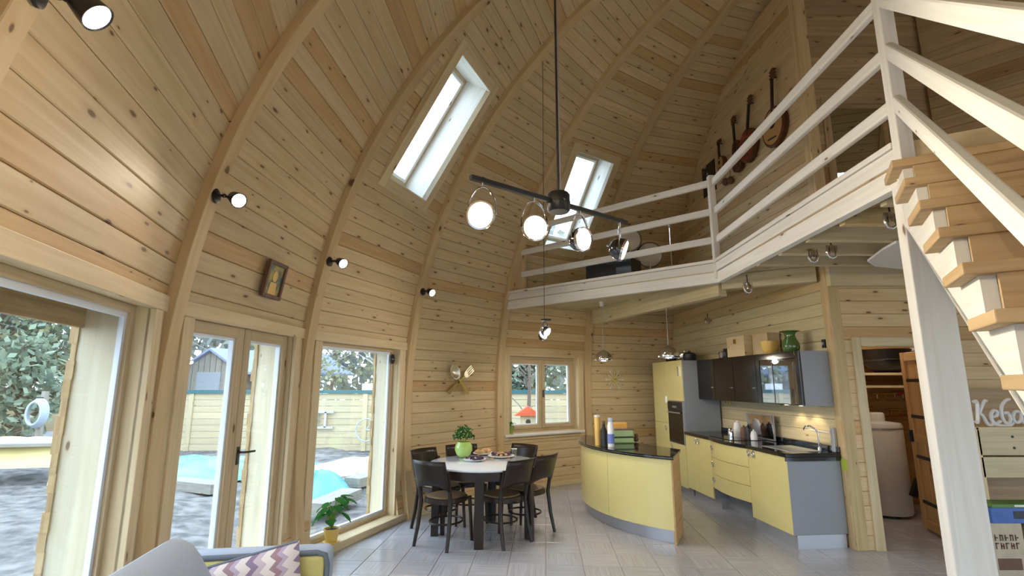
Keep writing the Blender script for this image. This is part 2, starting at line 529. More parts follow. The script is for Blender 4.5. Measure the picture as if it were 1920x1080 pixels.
# ------------------------------------------------------------------ floor
TS = 0.333
ft = radians(-3.5)
fl = MB()
fl.prism([(CX + 6.25 * cos(2 * pi * i / 40), CY + 6.25 * sin(2 * pi * i / 40)) for i in range(40)], -0.12, -0.005)
floor = tag(fl.build('floor', 'grout'), 'pale grey streaked square tile floor of the dome room', 'floor', kind='structure')
shared = {}
def tile_mesh(o):
    m = MB(); h = TS / 2 - 0.0025; c = 0.002
    p0 = [(-h, -h), (h, -h), (h, h), (-h, h)]
    p1 = [(-h + c, -h + c), (h - c, -h + c), (h - c, h - c), (-h + c, h - c)]
    m.v = [(x, y, -0.005) for x, y in p0] + [(x, y, -0.0015) for x, y in p0] + [(x, y, 0.0) for x, y in p1]
    uvs = lambda ids: [((m.v[i][0], m.v[i][1]) if o == 0 else (m.v[i][1], m.v[i][0])) for i in ids]
    for ids in [(8, 9, 10, 11)] + [(i, (i + 1) % 4, 4 + (i + 1) % 4, 4 + i) for i in range(4)] + [(4 + i, 4 + (i + 1) % 4, 8 + (i + 1) % 4, 8 + i) for i in range(4)]:
        m.face(ids, uvs(ids))
    return m
protos = []
for o_ in (0, 1):
    t_ = tile_mesh(o_).build('tile', 'tile', None); protos.append(t_.data); bpy.data.objects.remove(t_)
rest = MB(); ntile = 0
cand = []
for i in range(-22, 40):
    for j in range(-12, 34):
        x, y = (i + .5) * TS, (j + .5) * TS
        X, Y = x * cos(ft) - y * sin(ft), x * sin(ft) + y * cos(ft)
        if hypot(X - CX, Y - CY) > 6.05: continue
        d = Y * cos(PITCH) - CAM_H * sin(PITCH)
        seen = False
        if d > 0.5:
            px = 960 + FPX * X / d; py = 540 - FPX * (-CAM_H * cos(PITCH) - Y * sin(PITCH)) / d
            behind = (X > 3.5 and Y > 5.6 and not (X < 4.9 and Y < 7.2)) or (X > 3.3 and Y > 5.6 and X < 3.5)
            under = (X > 1.2 and X < 3.3 and Y > 5.6 and X > 3.2 - 0.09 * (Y - 5.5) - .4)
            seen = -40 < px < 1960 and py < 1110 and not behind and not under
        cand.append((seen, hypot(X, Y), X, Y, (i + j) % 2))
near = sorted([c for c in cand if c[0]], key=lambda c: c[1])
single = set((c[2], c[3]) for c in near[:295])
for seen, d, X, Y, o_ in cand:
    if (X, Y) in single:
        t_ = bpy.data.objects.new('tile', protos[o_]); col.objects.link(t_); t_.parent = floor
        t_.location = (X, Y, 0); t_.rotation_euler = (0, 0, ft)
    else:
        b = len(rest.v); src = protos[o_]; cs, sn = cos(ft), sin(ft)
        rest.v += [(X + v.co.x * cs - v.co.y * sn, Y + v.co.x * sn + v.co.y * cs, v.co.z) for v in src.vertices]
        for pl in src.polygons:
            rest.face(tuple(b + vi for vi in pl.vertices), [((src.vertices[vi].co.x + X, src.vertices[vi].co.y + Y) if o_ == 0 else (src.vertices[vi].co.y + Y, src.vertices[vi].co.x + X)) for vi in pl.vertices])
tag(rest.build('tile_field', 'tile', floor, recalc=False), kind='stuff')

# ------------------------------------------------------------------ dome panels
AZL = {k: AZ1 - DAZ * (k - 1) for k in range(-2, 10)}
nrest = 9
step = (360 - (AZL[-2] - AZL[9])) / nrest
for j in range(1, nrest):
    AZL[9 + j] = AZL[9] - step * j
AZL[18] = AZL[-2] - 360
PW = 0.137
PF, PLEN = sampler(0.07)
NROW = int(PLEN / PW)
BIG = [(-0.72, 0.72, 0.0, 2.06)]
SMALL = [(-0.74, 0.74, 0.80, 2.06)]
SKY = [(-0.39, 0.39, 3.80, 5.10)]
OPEN = {0: BIG, 1: BIG, 2: BIG + SKY, 4: SMALL + SKY, 7: SKY, 8: SKY, -1: BIG, -2: BIG, 10: SMALL + SKY, 12: BIG, 13: BIG + SKY, 14: BIG, 15: BIG + SKY, 16: BIG}
names = {-2: 'rear_left', -1: 'left_rear', 0: 'left', 1: 'left_door', 2: 'left_front', 3: 'front_left', 4: 'front', 5: 'front_right'}

def panel_frame(k, r):
    a = radians((AZL[k] + AZL[k + 1]) / 2)
    e = Vector((cos(a), sin(a), 0)); tt = Vector((sin(a), -cos(a), 0))
    return frame((CX + r * e.x, CY + r * e.y, 0), tt, (0, 0, 1), -e), e, tt

labels = {-1: 'curved pine plank bay rising behind the sofa', 0: 'curved pine plank bay over the widest garden window',
          1: 'curved pine plank bay over the glazed double door', 2: 'curved pine plank bay with tall window and long skylight',
          3: 'curved pine plank bay with crossed spoon and fork', 4: 'curved pine plank bay with the two-sash kitchen window',
          5: 'curved pine plank bay with the sunburst clock'}
for k in range(-2, 18):
    detailed = -1 <= k <= 5
    half = radians((AZL[k] - AZL[k + 1]) / 2)
    a = radians((AZL[k] + AZL[k + 1]) / 2)
    e = Vector((cos(a), sin(a), 0)); tt = Vector((sin(a), -cos(a), 0))
    C0 = Vector((CX, CY, 0))
    back = MB(); field = MB(); pieces = []
    for i in range(NROW):
        (r0, z0), (r1, z1) = PF(i * PW), PF((i + 1) * PW)
        ap0, ap1 = r0 * cos(half), r1 * cos(half)
        L0, L1 = r0 * sin(half), r1 * sin(half)
        zc = (z0 + z1) / 2
        segs = [(-L0, L0, -L1, L1)]
        for (s0, s1, za, zb) in OPEN.get(k, []):
            if za < zc < zb:
                segs = [(-L0, s0, -L1, s0), (s1, L0, s1, L1)]
        up = (e * (ap1 - ap0) + Vector((0, 0, z1 - z0))); wl = up.length; up.normalize()
        nrm = tt.cross(up)
        if nrm.dot(e) > 0: nrm = -nrm          # inward
        A = C0 + e * ap0 + Vector((0, 0, z0))
        for (a0, a1, b0, b1) in segs:
            if a1 - a0 < 0.02: continue
            # backing
            ov_ = up * .012
            bq = [A + tt * a0 - nrm * 0.03 - ov_, A + tt * a1 - nrm * 0.03 - ov_, A + tt * b1 + up * wl - nrm * 0.03 + ov_, A + tt * b0 + up * wl - nrm * 0.03 + ov_]
            back.quad(*bq)
            m = MB() if detailed else field
            b = len(m.v)
            g_ = 0.0012; ch = 0.006; jit = random.uniform(-0.002, 0.002)
            sect = [(g_, -0.028), (g_, -ch), (g_ + ch, 0), (wl - g_ - ch, 0), (wl - g_, -ch), (wl - g_, -0.028)]
            for (sa, sb) in ((a0 + .002, b0 + .002), (a1 - .002, b1 - .002)):
                for (v_, d_) in sect:
                    t = v_ / wl
                    m.v.append(A + tt * (sa * (1 - t) + sb * t) + up * v_ + nrm * (d_ + jit))
            u0, u1 = a0, a1; vv = i * PW
            for q in range(6):
                q2 = (q + 1) % 6
                m.face((b + q, b + q2, b + 6 + q2, b + 6 + q), [(u0, vv + sect[q][0]), (u0, vv + sect[q2][0]), (u1, vv + sect[q2][0]), (u1, vv + sect[q][0])])
            m.face(tuple(b + q for q in range(6)), [(0, 0)] * 6); m.face(tuple(b + 6 + q for q in range(6)), [(0, 0)] * 6)
            if detailed: pieces.append(m)
    nm = 'wall_' + names.get(k, 'dome_%d' % (k + 3))
    root = back.build(nm, 'pine_rib', None, recalc=False)
    tag(root, labels.get(k, 'curved pine plank bay of the dome seen from inside, number %d' % (k + 3)), 'wall', kind='structure')
    if detailed:
        for m in pieces: m.build('plank', 'pine', root, recalc=False)
    else:
        tag(field.build('plank_field', 'pine', root, recalc=False), kind='stuff')
# apex disc
ap = MB(); rA, zA = PF(NROW * PW)
ap.lathe([(0, zA + .1), (max(rA, .2) + .1, zA + .08), (max(rA, .2) + .1, zA - 0.03), (0, zA - 0.03)], 20, Matrix.Translation((CX, CY, 0)))
tag(ap.build('ceiling_apex', 'pine_rib'), 'round wooden hub at the top of the dome', 'ceiling', kind='structure')

# ribs (glulam arches)
RF, RLEN = sampler(0.0)
for n_, k in enumerate(range(-2, 18)):
    a = radians(AZL[k]); e = Vector((cos(a), sin(a), 0)); tt = Vector((sin(a), -cos(a), 0)); C0 = Vector((CX, CY, 0))
    m = MB(); N = 60; hw = 0.062; prev = None
    for i in range(N + 1):
        s = (RLEN - 0.12) * i / N
        r, z = RF(s); rb, zb = RF(min(RLEN, s + .01)); dr, dz = rb - r, zb - z; l_ = hypot(dr, dz) or 1
        nr, nz_ = dz / l_, -dr / l_          # outward
        b = len(m.v)
        for (w_, d_) in ((-hw, 0.17), (-hw, 0.004), (-hw + .004, 0), (hw - .004, 0), (hw, 0.004), (hw, 0.17)):
            m.v.append(C0 + e * (r + nr * d_) + Vector((0, 0, z + nz_ * d_)) + tt * w_)
        if prev is not None:
            for q in range(6):
                q2 = (q + 1) % 6
                m.face((prev + q, prev + q2, b + q2, b + q), [(s - .15, q * .05), (s - .15, q * .05 + .05), (s, q * .05 + .05), (s, q * .05)])
        prev = b
    o = m.build('trim_%d' % (n_ + 1), 'pine_rib', None, recalc=True)
    nmx = {0: 'curved pine dome rib carrying the biggest wall lamp', 1: 'curved pine dome rib between the widest window and the double door', 2: 'curved pine dome rib between the double door and tall window',
           3: 'curved pine dome rib between tall window and cutlery wall', 4: 'curved pine dome rib where the loft beam meets the wall', 5: 'curved pine dome rib between kitchen window and sunburst clock'}
    tag(o, nmx.get(k, 'curved pine dome rib, arch %d of the dome' % (n_ + 1)), 'rib', kind='structure')

# ------------------------------------------------------------------ windows and the garden door
def rect_ring(m, x0, x1, y0, y1, w_, za, zb, M, wb=None, wt=None):
    wb = w_ if wb is None else wb; wt = w_ if wt is None else wt
    m.box(x0, x0 + w_, y0, y1, za, zb, M); m.box(x1 - w_, x1, y0, y1, za, zb, M)
    if wb: m.box(x0 + w_, x1 - w_, y0, y0 + wb, za, zb, M)
    if wt: m.box(x0 + w_, x1 - w_, y1 - wt, y1, za, zb, M)
    return m

WN = [0]
def shingles(M, x, y0, y1, z, root, n=13):
    for i in range(n):
        y = y0 + (y1 - y0) * i / n
        s = MB()
        q = random.uniform(.0, .010); sg_ = 1 if x > 0 else -1
        s.box(x - sg_ * (.024 + q), x + sg_ * .05, y, y + (y1 - y0) / n * 1.04, z - random.uniform(.02, .04), z + random.uniform(0, .008), M)
        s.build('shingle', 'shingle_wood', root, recalc=False)

def big_window(k, label, door=False, seen=True):
    M, e, tt = panel_frame(k, 6.045)
    WN[0] += 1
    root = MB()
    # jamb box through the wall
    for sx in (-1, 1):
        root.box(sx * .70, sx * .745, 0, 2.08, .02, -.10, M)
    root.box(-.70, .70, 2.03, 2.08, .02, -.10, M)
    nm = ('door_%d' if door else 'window_%d') % WN[0]
    r = tag(root.build(nm, 'pine_trim', None, bevel=.003), label, 'door' if door else 'window', kind='structure')
    for sx in (-1, 1):
        MB().box(sx * .70, sx * .80, 0, 2.02, .0, .045, M).build('casing', 'pine_trim', r, bevel=.004)
        MB().box(sx * .80, sx * .86, 0, 2.06, -.06, .03, M).build('casing', 'pine_trim', r, bevel=.004)
        MB().box(sx * .70, sx * .735, 0, 2.06, -.10, -.31, M).build('outer_jamb', 'jamb_out', r)
        if seen: shingles(M, sx * .715, 0.0, 2.1, -.31, r, 22)
    MB().box(-.86, .86, 2.02, 2.115, .0, .05, M).build('casing', 'pine_trim', r, bevel=.004)
    MB().box(-.735, .735, 2.03, 2.065, -.10, -.36, M).build('outer_lintel', 'shingle_wood', r)
    if k == 0: MB().box(-.735, .735, 1.90, 2.05, -.29, -.32, M).build('outer_fascia', 'shingle_wood', r)
    if not door:
        MB().box(-.86, .86, 0.0, .075, -.11, .13, M).build('window_sill', 'pine_trim', r, bevel=.006)
        MB().box(-.735, .735, 0.0, .06, -.11, -.34, M).build('outer_sill', 'jamb_out', r)
        rect_ring(MB(), -.70, .70, .075, 2.03, .045, -.055, -.10, M).build('frame', 'frame_wood', r, bevel=.004)
        rect_ring(MB(), -.655, .655, .12, 1.985, .028, -.075, -.10, M).build('spacer', 'white_trim', r)
        MB().box(-.63, .63, .145, 1.96, -.084, -.09, M).build('pane', 'pane', r)
    else:
        MB().box(-.745, .745, 0.0, .03, -.15, .05, M).build('threshold', 'frame_wood', r)
        for sx in (-1, 1):
            x0, x1 = (-.695, -.006) if sx < 0 else (.006, .695)
            lf = rect_ring(MB(), x0, x1, .03, 2.025, .085, -.03, -.09, M, wb=.11).build('leaf', 'frame_wood', r, bevel=.005)
            rect_ring(MB(), x0 + .085, x1 - .085, .14, 1.94, .018, -.05, -.088, M).build('spacer', 'white_trim', lf)
            MB().box(x0 + .10, x1 - .10, .155, 1.925, -.066, -.072, M).build('pane', 'pane', lf)
            if sx > 0:
                h = MB(); h.box(.034, .058, 1.0, 1.13, -.03, -.02, M)
                h.tube([M @ Vector(p) for p in ((.046, 1.09, -.02), (.046, 1.09, .03), (.056, 1.09, .036), (.17, 1.085, .036))], .009, 8)
                tag(h.build('handle', 'dark_chrome', lf, smooth=True), 'dark metal lever handle')
        MB().box(-.735, .735, 0.0, .02, -.15, -.36, M).build('outer_sill', 'jamb_out', r)
    return r

def sash_window(k, label):
    M, e, tt = panel_frame(k, 6.05); WN[0] += 1
    root = MB()
    rect_ring(root, -.76, .76, .80, 2.08, .04, .02, -.30, M)
    r = tag(root.build('window_%d' % WN[0], 'pine_trim', None, bevel=.003), label, 'window', kind='structure')
    rect_ring(MB(), -.84, .84, .74, 2.14, .10, .0, .03, M, wb=.02).build('casing', 'pine_trim', r, bevel=.004)
    MB().box(-.82, .82, .79, .825, -.12, .06, M).build('window_sill', 'white', r, bevel=.006)
    rect_ring(MB(), -.72, .72, .835, 2.04, .05, -.10, -.17, M).build('frame', 'frame_wood', r, bevel=.004)
    for x0, x1 in ((-.67, -.004), (.004, .67)):
        s = rect_ring(MB(), x0, x1, .885, 1.99, .065, -.085, -.15, M).build('sash', 'frame_wood', r, bevel=.005)
        rect_ring(MB(), x0 + .065, x1 - .065, .95, 1.925, .014, -.11, -.14, M).build('spacer', 'white_trim', s)
        MB().box(x0 + .075, x1 - .075, .96, 1.915, -.122, -.128, M).build('pane', 'pane', s)
        if x0 > 0:
            MB().box(x0 + .012, x0 + .035, 1.38, 1.50, -.085, -.06, M).build('handle', 'dark_chrome', s, bevel=.004)
    return r

def skylight(k, label):
    half = radians((AZL[k] - AZL[k + 1]) / 2); a = radians((AZL[k] + AZL[k + 1]) / 2)
    e = Vector((cos(a), sin(a), 0)); tt = Vector((sin(a), -cos(a), 0)); WN[0] += 1
    za, zb = 3.79, 5.11
    A = Vector((CX, CY, za)) + e * prof(za, .07) * cos(half); B = Vector((CX, CY, zb)) + e * prof(zb, .07) * cos(half)
    up = (B - A); L = up.length; up.normalize(); nr = tt.cross(up)
    if nr.dot(e) > 0: nr = -nr
    M = frame((A + B) / 2, tt, up, nr); h = L / 2; W = .38
    root = MB()
    for sx in (-1, 1): root.box(sx * W, sx * (W + .03), -h, h, .02, -.43, M)
    root.box(-W - .03, W + .03, h - .03, h, .02, -.43, M); root.box(-W - .03, W + .03, -h, -h + .03, .02, -.43, M)
    r = tag(root.build('window_%d' % WN[0], 'pine_white', None), label, 'skylight', kind='structure')  # near-white colour paints the skylight glare onto the pine reveal boards
    for sx in (-1, 1):
        MB().box(sx * W, sx * (W + .12), -h - .10, h + .10, -.05, .022, M).build('casing', 'pine_trim', r, bevel=.004)
    MB().box(-W, W, h - .02, h + .10, -.05, .022, M).build('casing', 'pine_trim', r, bevel=.004)
    MB().box(-W, W, -h - .10, -h + .02, -.05, .022, M).build('casing', 'pine_trim', r, bevel=.004)
    rect_ring(MB(), -W, W, -h + .03, h - .03, .05, -.36, -.42, M).build('frame', 'frame_wood', r, bevel=.004)
    s = rect_ring(MB(), -W + .05, W - .05, -h + .08, h - .08, .035, -.345, -.40, M).build('sash', 'pine_white', r, bevel=.004)
    MB().box(-W + .085, W - .085, -h + .115, h - .115, -.38, -.386, M).build('pane', 'pane', s)
    return r

big_window(0, 'widest fixed garden window with pale outer jamb, looking onto the rubble table')
big_window(1, 'glazed double garden door in pine with lever handle', door=True)
big_window(2, 'tall fixed window with yellow flowerpot on its low sill')
sash_window(4, 'two-sash pine kitchen window between dining wall and island')
skylight(2, 'long skylight in deep pine reveal above the tall window')
skylight(4, 'skylight in deep pine reveal partly behind the loft railing')
for k in (-2, -1, 12, 13, 14, 15, 16): big_window(k, 'fixed floor-length dome window behind the sofa side, bay %d' % (k + 3), seen=False)
sash_window(10, 'two-sash window in the dome bay beyond the staircase')
for k in (7, 8, 10, 13, 15): skylight(k, 'unseen skylight in the rear half of the dome, bay %d' % (k + 3))  # first two are added to brighten the room behind the loft doorway

# ------------------------------------------------------------------ partition walls, loft, ceiling
KO = Vector((3.385, 5.40, 0)); KW = Vector((-.09, 1, 0)).normalized(); KN = Vector((-1, -.09, 0)).normalized()
KM = frame(KO, KW, KN, (0, 0, 1))        # x along wall away from the door corner, y into the kitchen, z up
def k_far(z):
    lo, hi = 0.0, 6.5; rz = prof(min(z, Z0 + HH), .07) * 0.994
    for _ in range(40):
        m_ = (lo + hi) / 2; p = KO + KW * m_
        if hypot(p.x - CX, p.y - CY) < rz: lo = m_
        else: hi = m_
    return lo
kw = MB()
zs = [0.0 + .1 * i for i in range(0, 66)]
for za, zb in zip(zs, zs[1:]):
    la, lb = k_far(za), k_far(zb)
    b = len(kw.v)
    kw.v += [KM @ Vector(p) for p in ((0, -.025, za), (la, -.025, za), (lb, -.025, zb), (0, -.025, zb), (0, -.10, za), (la, -.10, za), (lb, -.10, zb), (0, -.10, zb))]
    kw.face((b, b + 1, b + 2, b + 3), [(0, 0)] * 4); kw.face((b + 4, b + 5, b + 6, b + 7), [(0, 0)] * 4); kw.face((b, b + 3, b + 7, b + 4), [(0, 0)] * 4)
wk = tag(kw.build('wall_kitchen', 'pine_rib', None, recalc=False), 'partition wall of pine planks behind kitchen units and hanging instruments', 'wall', kind='structure')
def wall_plank(M, pts, mat, parent, vv, depth=0.022):
    """pts: quad (x0,z0),(x1,z0),(x1b,z1),(x0b,z1) in wall coordinates; face at y=0, back at -depth"""
    (x0, z0), (x1, _), (x1b, z1), (x0b, _) = pts
    m = MB(); ch = .005; wl = z1 - z0
    sect = [(.001, -depth), (.001, -ch), (.001 + ch, 0), (wl - .001 - ch, 0), (wl - .001, -ch), (wl - .001, -depth)]
    for (xa, xb) in ((x0 + .001, x0b + .001), (x1 - .001, x1b - .001)):
        for v_, d_ in sect:
            t = v_ / wl; m.v.append(M @ Vector((xa * (1 - t) + xb * t, d_, z0 + v_)))
    for q in range(6):
        q2 = (q + 1) % 6
        m.face((q, q2, 6 + q2, 6 + q), [(x0, vv + sect[q][0]), (x0, vv + sect[q2][0]), (x1, vv + sect[q2][0]), (x1, vv + sect[q][0])])
    m.face(tuple(range(6)), [(0, 0)] * 6); m.face(tuple(range(6, 12)), [(0, 0)] * 6)
    return m.build('plank', mat, parent, recalc=False)
for i in range(20):
    z0_, z1_ = i * PW, min(2.86, (i + 1) * PW); wall_plank(KM, ((0, z0_), (k_far(z0_), z0_), (k_far(z1_), z1_), (0, z1_)), 'pine_kitchen', wk, i * .2)
z_ = 3.02; i = 0
while z_ < 6.4:
    z1_ = z_ + PW
    wall_plank(KM, ((0, z_), (k_far(z_), z_), (k_far(z1_), z1_), (0, z1_)), 'pine', wk, 9 + i * .2); z_ = z1_; i += 1
MB().box(-.03, .09, -.10, .022, 0, 2.86, KM).build('corner_board', 'pine_kitchen', wk, bevel=.004)
MB().box(-.03, .09, -.10, .022, 3.02, 6.6, KM).build('corner_board', 'pine', wk, bevel=.004)

# wall with the utility room doorway (runs along x at y = 5.40)
DX0, DX1, DZ = 3.64, 4.45, 1.99
LX0, LX1, LZ = 3.62, 4.28, 4.75
WX1 = 9.4
DM = frame((0, 5.38, 0), (1, 0, 0), (0, -1, 0), (0, 0, 1))
def d_far(z):
    rz = prof(min(z, Z0 + HH - .001), .07) * .99; q = rz * rz - (5.38 - CY) ** 2
    return CX + math.sqrt(q) if q > 0 else CX
dw = MB()
def dcore(x0, x1, z0, z1): dw.box(x0, x1, -.09, -.022, z0, z1, DM)
dcore(3.36, DX0, 0, 2.9); dcore(DX1, WX1, 0, 2.9); dcore(DX0, DX1, DZ, 2.9)
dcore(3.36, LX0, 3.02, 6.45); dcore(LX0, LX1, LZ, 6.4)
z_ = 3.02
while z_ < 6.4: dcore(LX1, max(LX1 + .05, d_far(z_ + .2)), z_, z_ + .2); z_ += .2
wd = tag(dw.build('wall_door', 'pine_rib', None), 'pine plank partition wall with the utility room doorway', 'wall', kind='structure')
for i in range(21):
    z0_, z1_ = i * PW, (i + 1) * PW
    if (z0_ + z1_) / 2 < DZ:
        segs = [(3.36, DX0), (DX1, 6.4)]
    else: segs = [(3.36, 6.4)]
    for a_, b_ in segs: wall_plank(DM, ((a_, z0_), (b_, z0_), (b_, z1_), (a_, z1_)), 'pine', wd, i * .2 + a_)
z_ = 3.02; i = 0
while z_ < 6.3:
    segs = [(3.42, LX0), (LX1, min(6.2, d_far(z_ + PW)))] if z_ + PW / 2 < LZ else [(3.42, min(6.2, d_far(z_ + PW)))]
    for a_, b_ in segs:
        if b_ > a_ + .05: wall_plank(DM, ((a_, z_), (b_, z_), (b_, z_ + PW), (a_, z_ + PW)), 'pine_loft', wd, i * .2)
    z_ += PW; i += 1
for x0, x1, z0_, z1_ in ((DX0 - .09, DX0, 0, DZ + .09), (DX1, DX1 + .09, 0, DZ + .09), (DX0, DX1, DZ, DZ + .09)):
    MB().box(x0, x1, -.0, .025, z0_, z1_, DM).build('casing', 'pine_kitchen', wd, bevel=.004)
for x0, x1, z0_, z1_ in ((DX0 - .02, DX0 + .005, 0, DZ), (DX1 - .005, DX1 + .02, 0, DZ), (DX0, DX1, DZ - .005, DZ + .02)):
    MB().box(x0, x1, -.095, .0, z0_, z1_, DM).build('door_jamb', 'pine_trim', wd)
for x0, x1, z0_, z1_ in ((LX0 - .08, LX0, 3.02, LZ + .08), (LX1, LX1 + .08, 3.02, LZ + .08), (LX0, LX1, LZ, LZ + .08)):
    MB().box(x0, x1, 0, .02, z0_, z1_, DM).build('casing', 'pine_loft', wd, bevel=.004)
# angled loft wall behind the stairs
def simple_wall(nm, label, A, B, z0_, z1_, mat, side, core=True):
    A, B = Vector((A[0], A[1], 0)), Vector((B[0], B[1], 0)); x = (B - A); L = x.length; x.normalize(); y = Vector((x.y, -x.x, 0)) * side
    M = frame(A, x, y, (0, 0, 1))
    m = MB(); m.box(0, L, -.09, -.024, z0_, z1_, M); r = tag(m.build(nm, 'pine_rib', None), label, 'wall', kind='structure')
    z = z0_; i = 0
    while z < z1_ - .02:
        zz = min(z + PW, z1_); wall_plank(M, ((0, z), (L, z), (L, zz), (0, zz)), mat, r, i * .2 + A.x); z = zz; i += 1
    return r
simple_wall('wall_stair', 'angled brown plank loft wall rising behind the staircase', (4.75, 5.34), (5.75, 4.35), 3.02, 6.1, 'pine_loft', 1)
simple_wall('wall_right', 'paler plank loft wall adjoining the angled staircase wall', (5.75, 4.35), (7.6, 4.05), 3.02, 5.9, 'pine_kitchen', 1)
simple_wall('wall_utility_back', 'orange pine back wall of the utility room', (3.3, 7.35), (6.2, 7.35), 0, 2.86, 'door_wood', 1)
simple_wall('wall_utility_side', 'orange pine side wall of the utility room', (5.75, 5.5), (5.75, 7.35), 0, 2.86, 'door_wood', -1)

# loft deck
P0, P1, P2 = Vector((-.08, 7.95, 0)), Vector((2.38, 5.81, 0)), Vector((2.30, 2.86, 0))
SU = Vector((.495, .869, 0)).normalized(); SW = Vector((SU.y, -SU.x, 0))
P3 = P2 + SW * 1.02
def domept(deg, z, off=0.02):
    a = radians(deg); r = prof(z, .07) * .985 + off
    return (CX + r * cos(a), CY + r * sin(a))
rim = [domept(AZL[4] - (AZL[4] + 10) * i / 16, 2.95) for i in range(17)]
deck = [(P3.x, P3.y), rim[-1]] + rim[::-1][1:-1] + [(P0.x, P0.y), (P1.x, P1.y), (P2.x, P2.y)]
dk = MB(); dk.prism(deck, 2.895, 3.015)
dko = tag(dk.build('floor_loft', 'pine_trim', None), 'loft deck slab above the kitchen', 'floor', kind='structure')
# boarded ceiling below it
cl = MB(); cl.prism(deck, 2.889, 2.895)
clo = tag(cl.build('ceiling', 'pine_rib', None), 'boarded pine ceiling under the loft', 'ceiling', kind='structure')
def ceil_boards(region, origin, dirv, n0, n1, mat, par):
    dx = Vector(dirv).normalized(); dy = Vector((-dx.y, dx.x))
    for i in range(n0, n1):
        q = [(-9, i * PW + .0015), (9, i * PW + .0015), (9, (i + 1) * PW - .0015), (-9, (i + 1) * PW - .0015)]
        w_ = [(origin[0] + dx.x * x + dy.x * y, origin[1] + dx.y * x + dy.y * y) for x, y in q]
        c = clip_poly(w_, region)
        if len(c) < 3: continue
        loc = [((x - origin[0]) * dx.x + (y - origin[1]) * dx.y, (x - origin[0]) * dy.x + (y - origin[1]) * dy.y) for x, y in c]
        M = frame((origin[0], origin[1], 0), (dx.x, dx.y, 0), (dy.x, dy.y, 0), (0, 0, 1))
        MB().prism(loc, 2.868, 2.889, M).build('board', mat, par, recalc=False)
r1 = [domept(AZL[4], 2.86, 0), (P1.x, P1.y), (3.36, 5.42), domept(AZL[6], 2.86, 0), domept(AZL[5], 2.86, 0)]
ceil_boards(r1, (P1.x, P1.y), (P0 - P1), -40, 40, 'pine_kitchen', clo)
r2 = [(P1.x, P1.y), (P2.x, P2.y), (P3.x, P3.y), (6.4, P3.y), (6.4, 5.36), (3.36, 5.36)]
ceil_boards(r2, (P1.x, 5.36), (0, 1), -34, 8, 'pine_tread', clo)

# ceiling beams and joists
for i, y in enumerate((3.15, 3.58, 4.02, 4.46, 4.88)):
    MB().box(2.42 if y > 2.9 else 3.0, 6.3, y, y + .06, 2.74, 2.868).build('joist', 'pine_kitchen', clo, bevel=.004)
MB().box(3.36, 6.3, 5.30, 5.375, 2.62, 2.868).build('beam', 'pine_kitchen', clo, bevel=.004)
q5 = domept(AZL[5], 2.7, -.1)
MB().bar((q5[0], q5[1], 2.745), (2.50, 5.98, 2.745), .12, .246).build('beam', 'pine_kitchen', clo, bevel=.005)
MB().bar((2.50, 5.98, 2.78), (3.34, 5.50, 2.78), .10, .17).build('beam', 'pine_kitchen', clo, bevel=.005)
gp = [at_z(x, y, 2.73) for x, y in ((1626, 488), (1640, 497), (1700, 503), (1694, 452), (1680, 452), (1655, 466))]
MB().prism([(p.x, p.y) for p in gp], 2.715, 2.735).build('soffit_board', 'white', clo)

# edge beams: two stacked boards with the visible joint
def edge(A, B, nm, label):
    d = (B - A).normalized(); nrm = Vector((d.y, -d.x, 0))
    if nrm.dot(-A) < 0: nrm = -nrm
    r = thing(nm, label, 'beam', kind='structure')
    for z0_, z1_, o_ in ((2.75, 2.876, 0.0), (2.887, 2.982, .014), (2.988, 3.025, .026)):
        MB().bar(A + nrm * (o_ - .03) + Vector((0, 0, (z0_ + z1_) / 2)), B + nrm * (o_ - .03) + Vector((0, 0, (z0_ + z1_) / 2)), .07, z1_ - z0_).build('board', 'pine_white', r, bevel=.004)
edge(P0 - (P1 - P0).normalized() * .02, P1, 'trim_loft_edge', 'whitewashed loft edge beam running from dome rib to corner post')
edge(P1, P2, 'trim_loft_return', 'whitewashed loft edge beam running from corner post to stair head')
# ------------------------------------------------------------------ railing, post, stairs
Zr = (3.27, 3.62, 3.98)
rl = thing('loft_railing', 'whitewashed three-rail timber balustrade along the loft edge', 'railing', (0, 0, 0))
def rail_n(A, B):
    d = (B - A).normalized(); n = Vector((d.y, -d.x, 0))
    return n if n.dot(-A) > 0 else -n
L0 = P0 + (P1 - P0) * .085
nA = rail_n(P0, P1); nB = rail_n(P1, P2)
for z in Zr:
    a, b = L0 - nA * .035, P1 - nA * .035
    MB().bar(Vector((a.x, a.y, z)), Vector((b.x, b.y, z)), .05, .085).build('rail', 'pine_white', rl, bevel=.012)
    a, b = P1 - nB * .035, P2 - nB * .035
    MB().bar(Vector((a.x, a.y, z)), Vector((b.x, b.y, z)), .05, .085).build('rail', 'pine_white', rl, bevel=.012)
cp = P1 - (nA + nB) * .005
MB().box(cp.x - .035, cp.x + .035, cp.y - .035, cp.y + .035, 2.80, 4.06).build('post', 'pine_white', rl, bevel=.006)
for t, zt in ((.018, 3.45), (.05, 3.62), (.085, 3.8)):
    p = P0 + (P1 - P0) * t - nA * .06
    MB().bar((p.x, p.y, 3.0), (p.x, p.y, zt), .11, .04, up=nA).build('post', 'pine', rl, bevel=.004)
NP = P2 + Vector((.02, -.03, 0))
MB().box(NP.x - .045, NP.x + .045, NP.y - .03, NP.y + .03, 2.76, 4.5).build('post', 'pine_white', rl, bevel=.006)

po = MB(); po.box(2.27, 2.488, 2.84, 2.905, 0, 2.75)
po_o = tag(po.build('support_post', 'pine_white', None, bevel=.006), 'broad whitewashed post carrying the loft corner at the stair head', 'post')

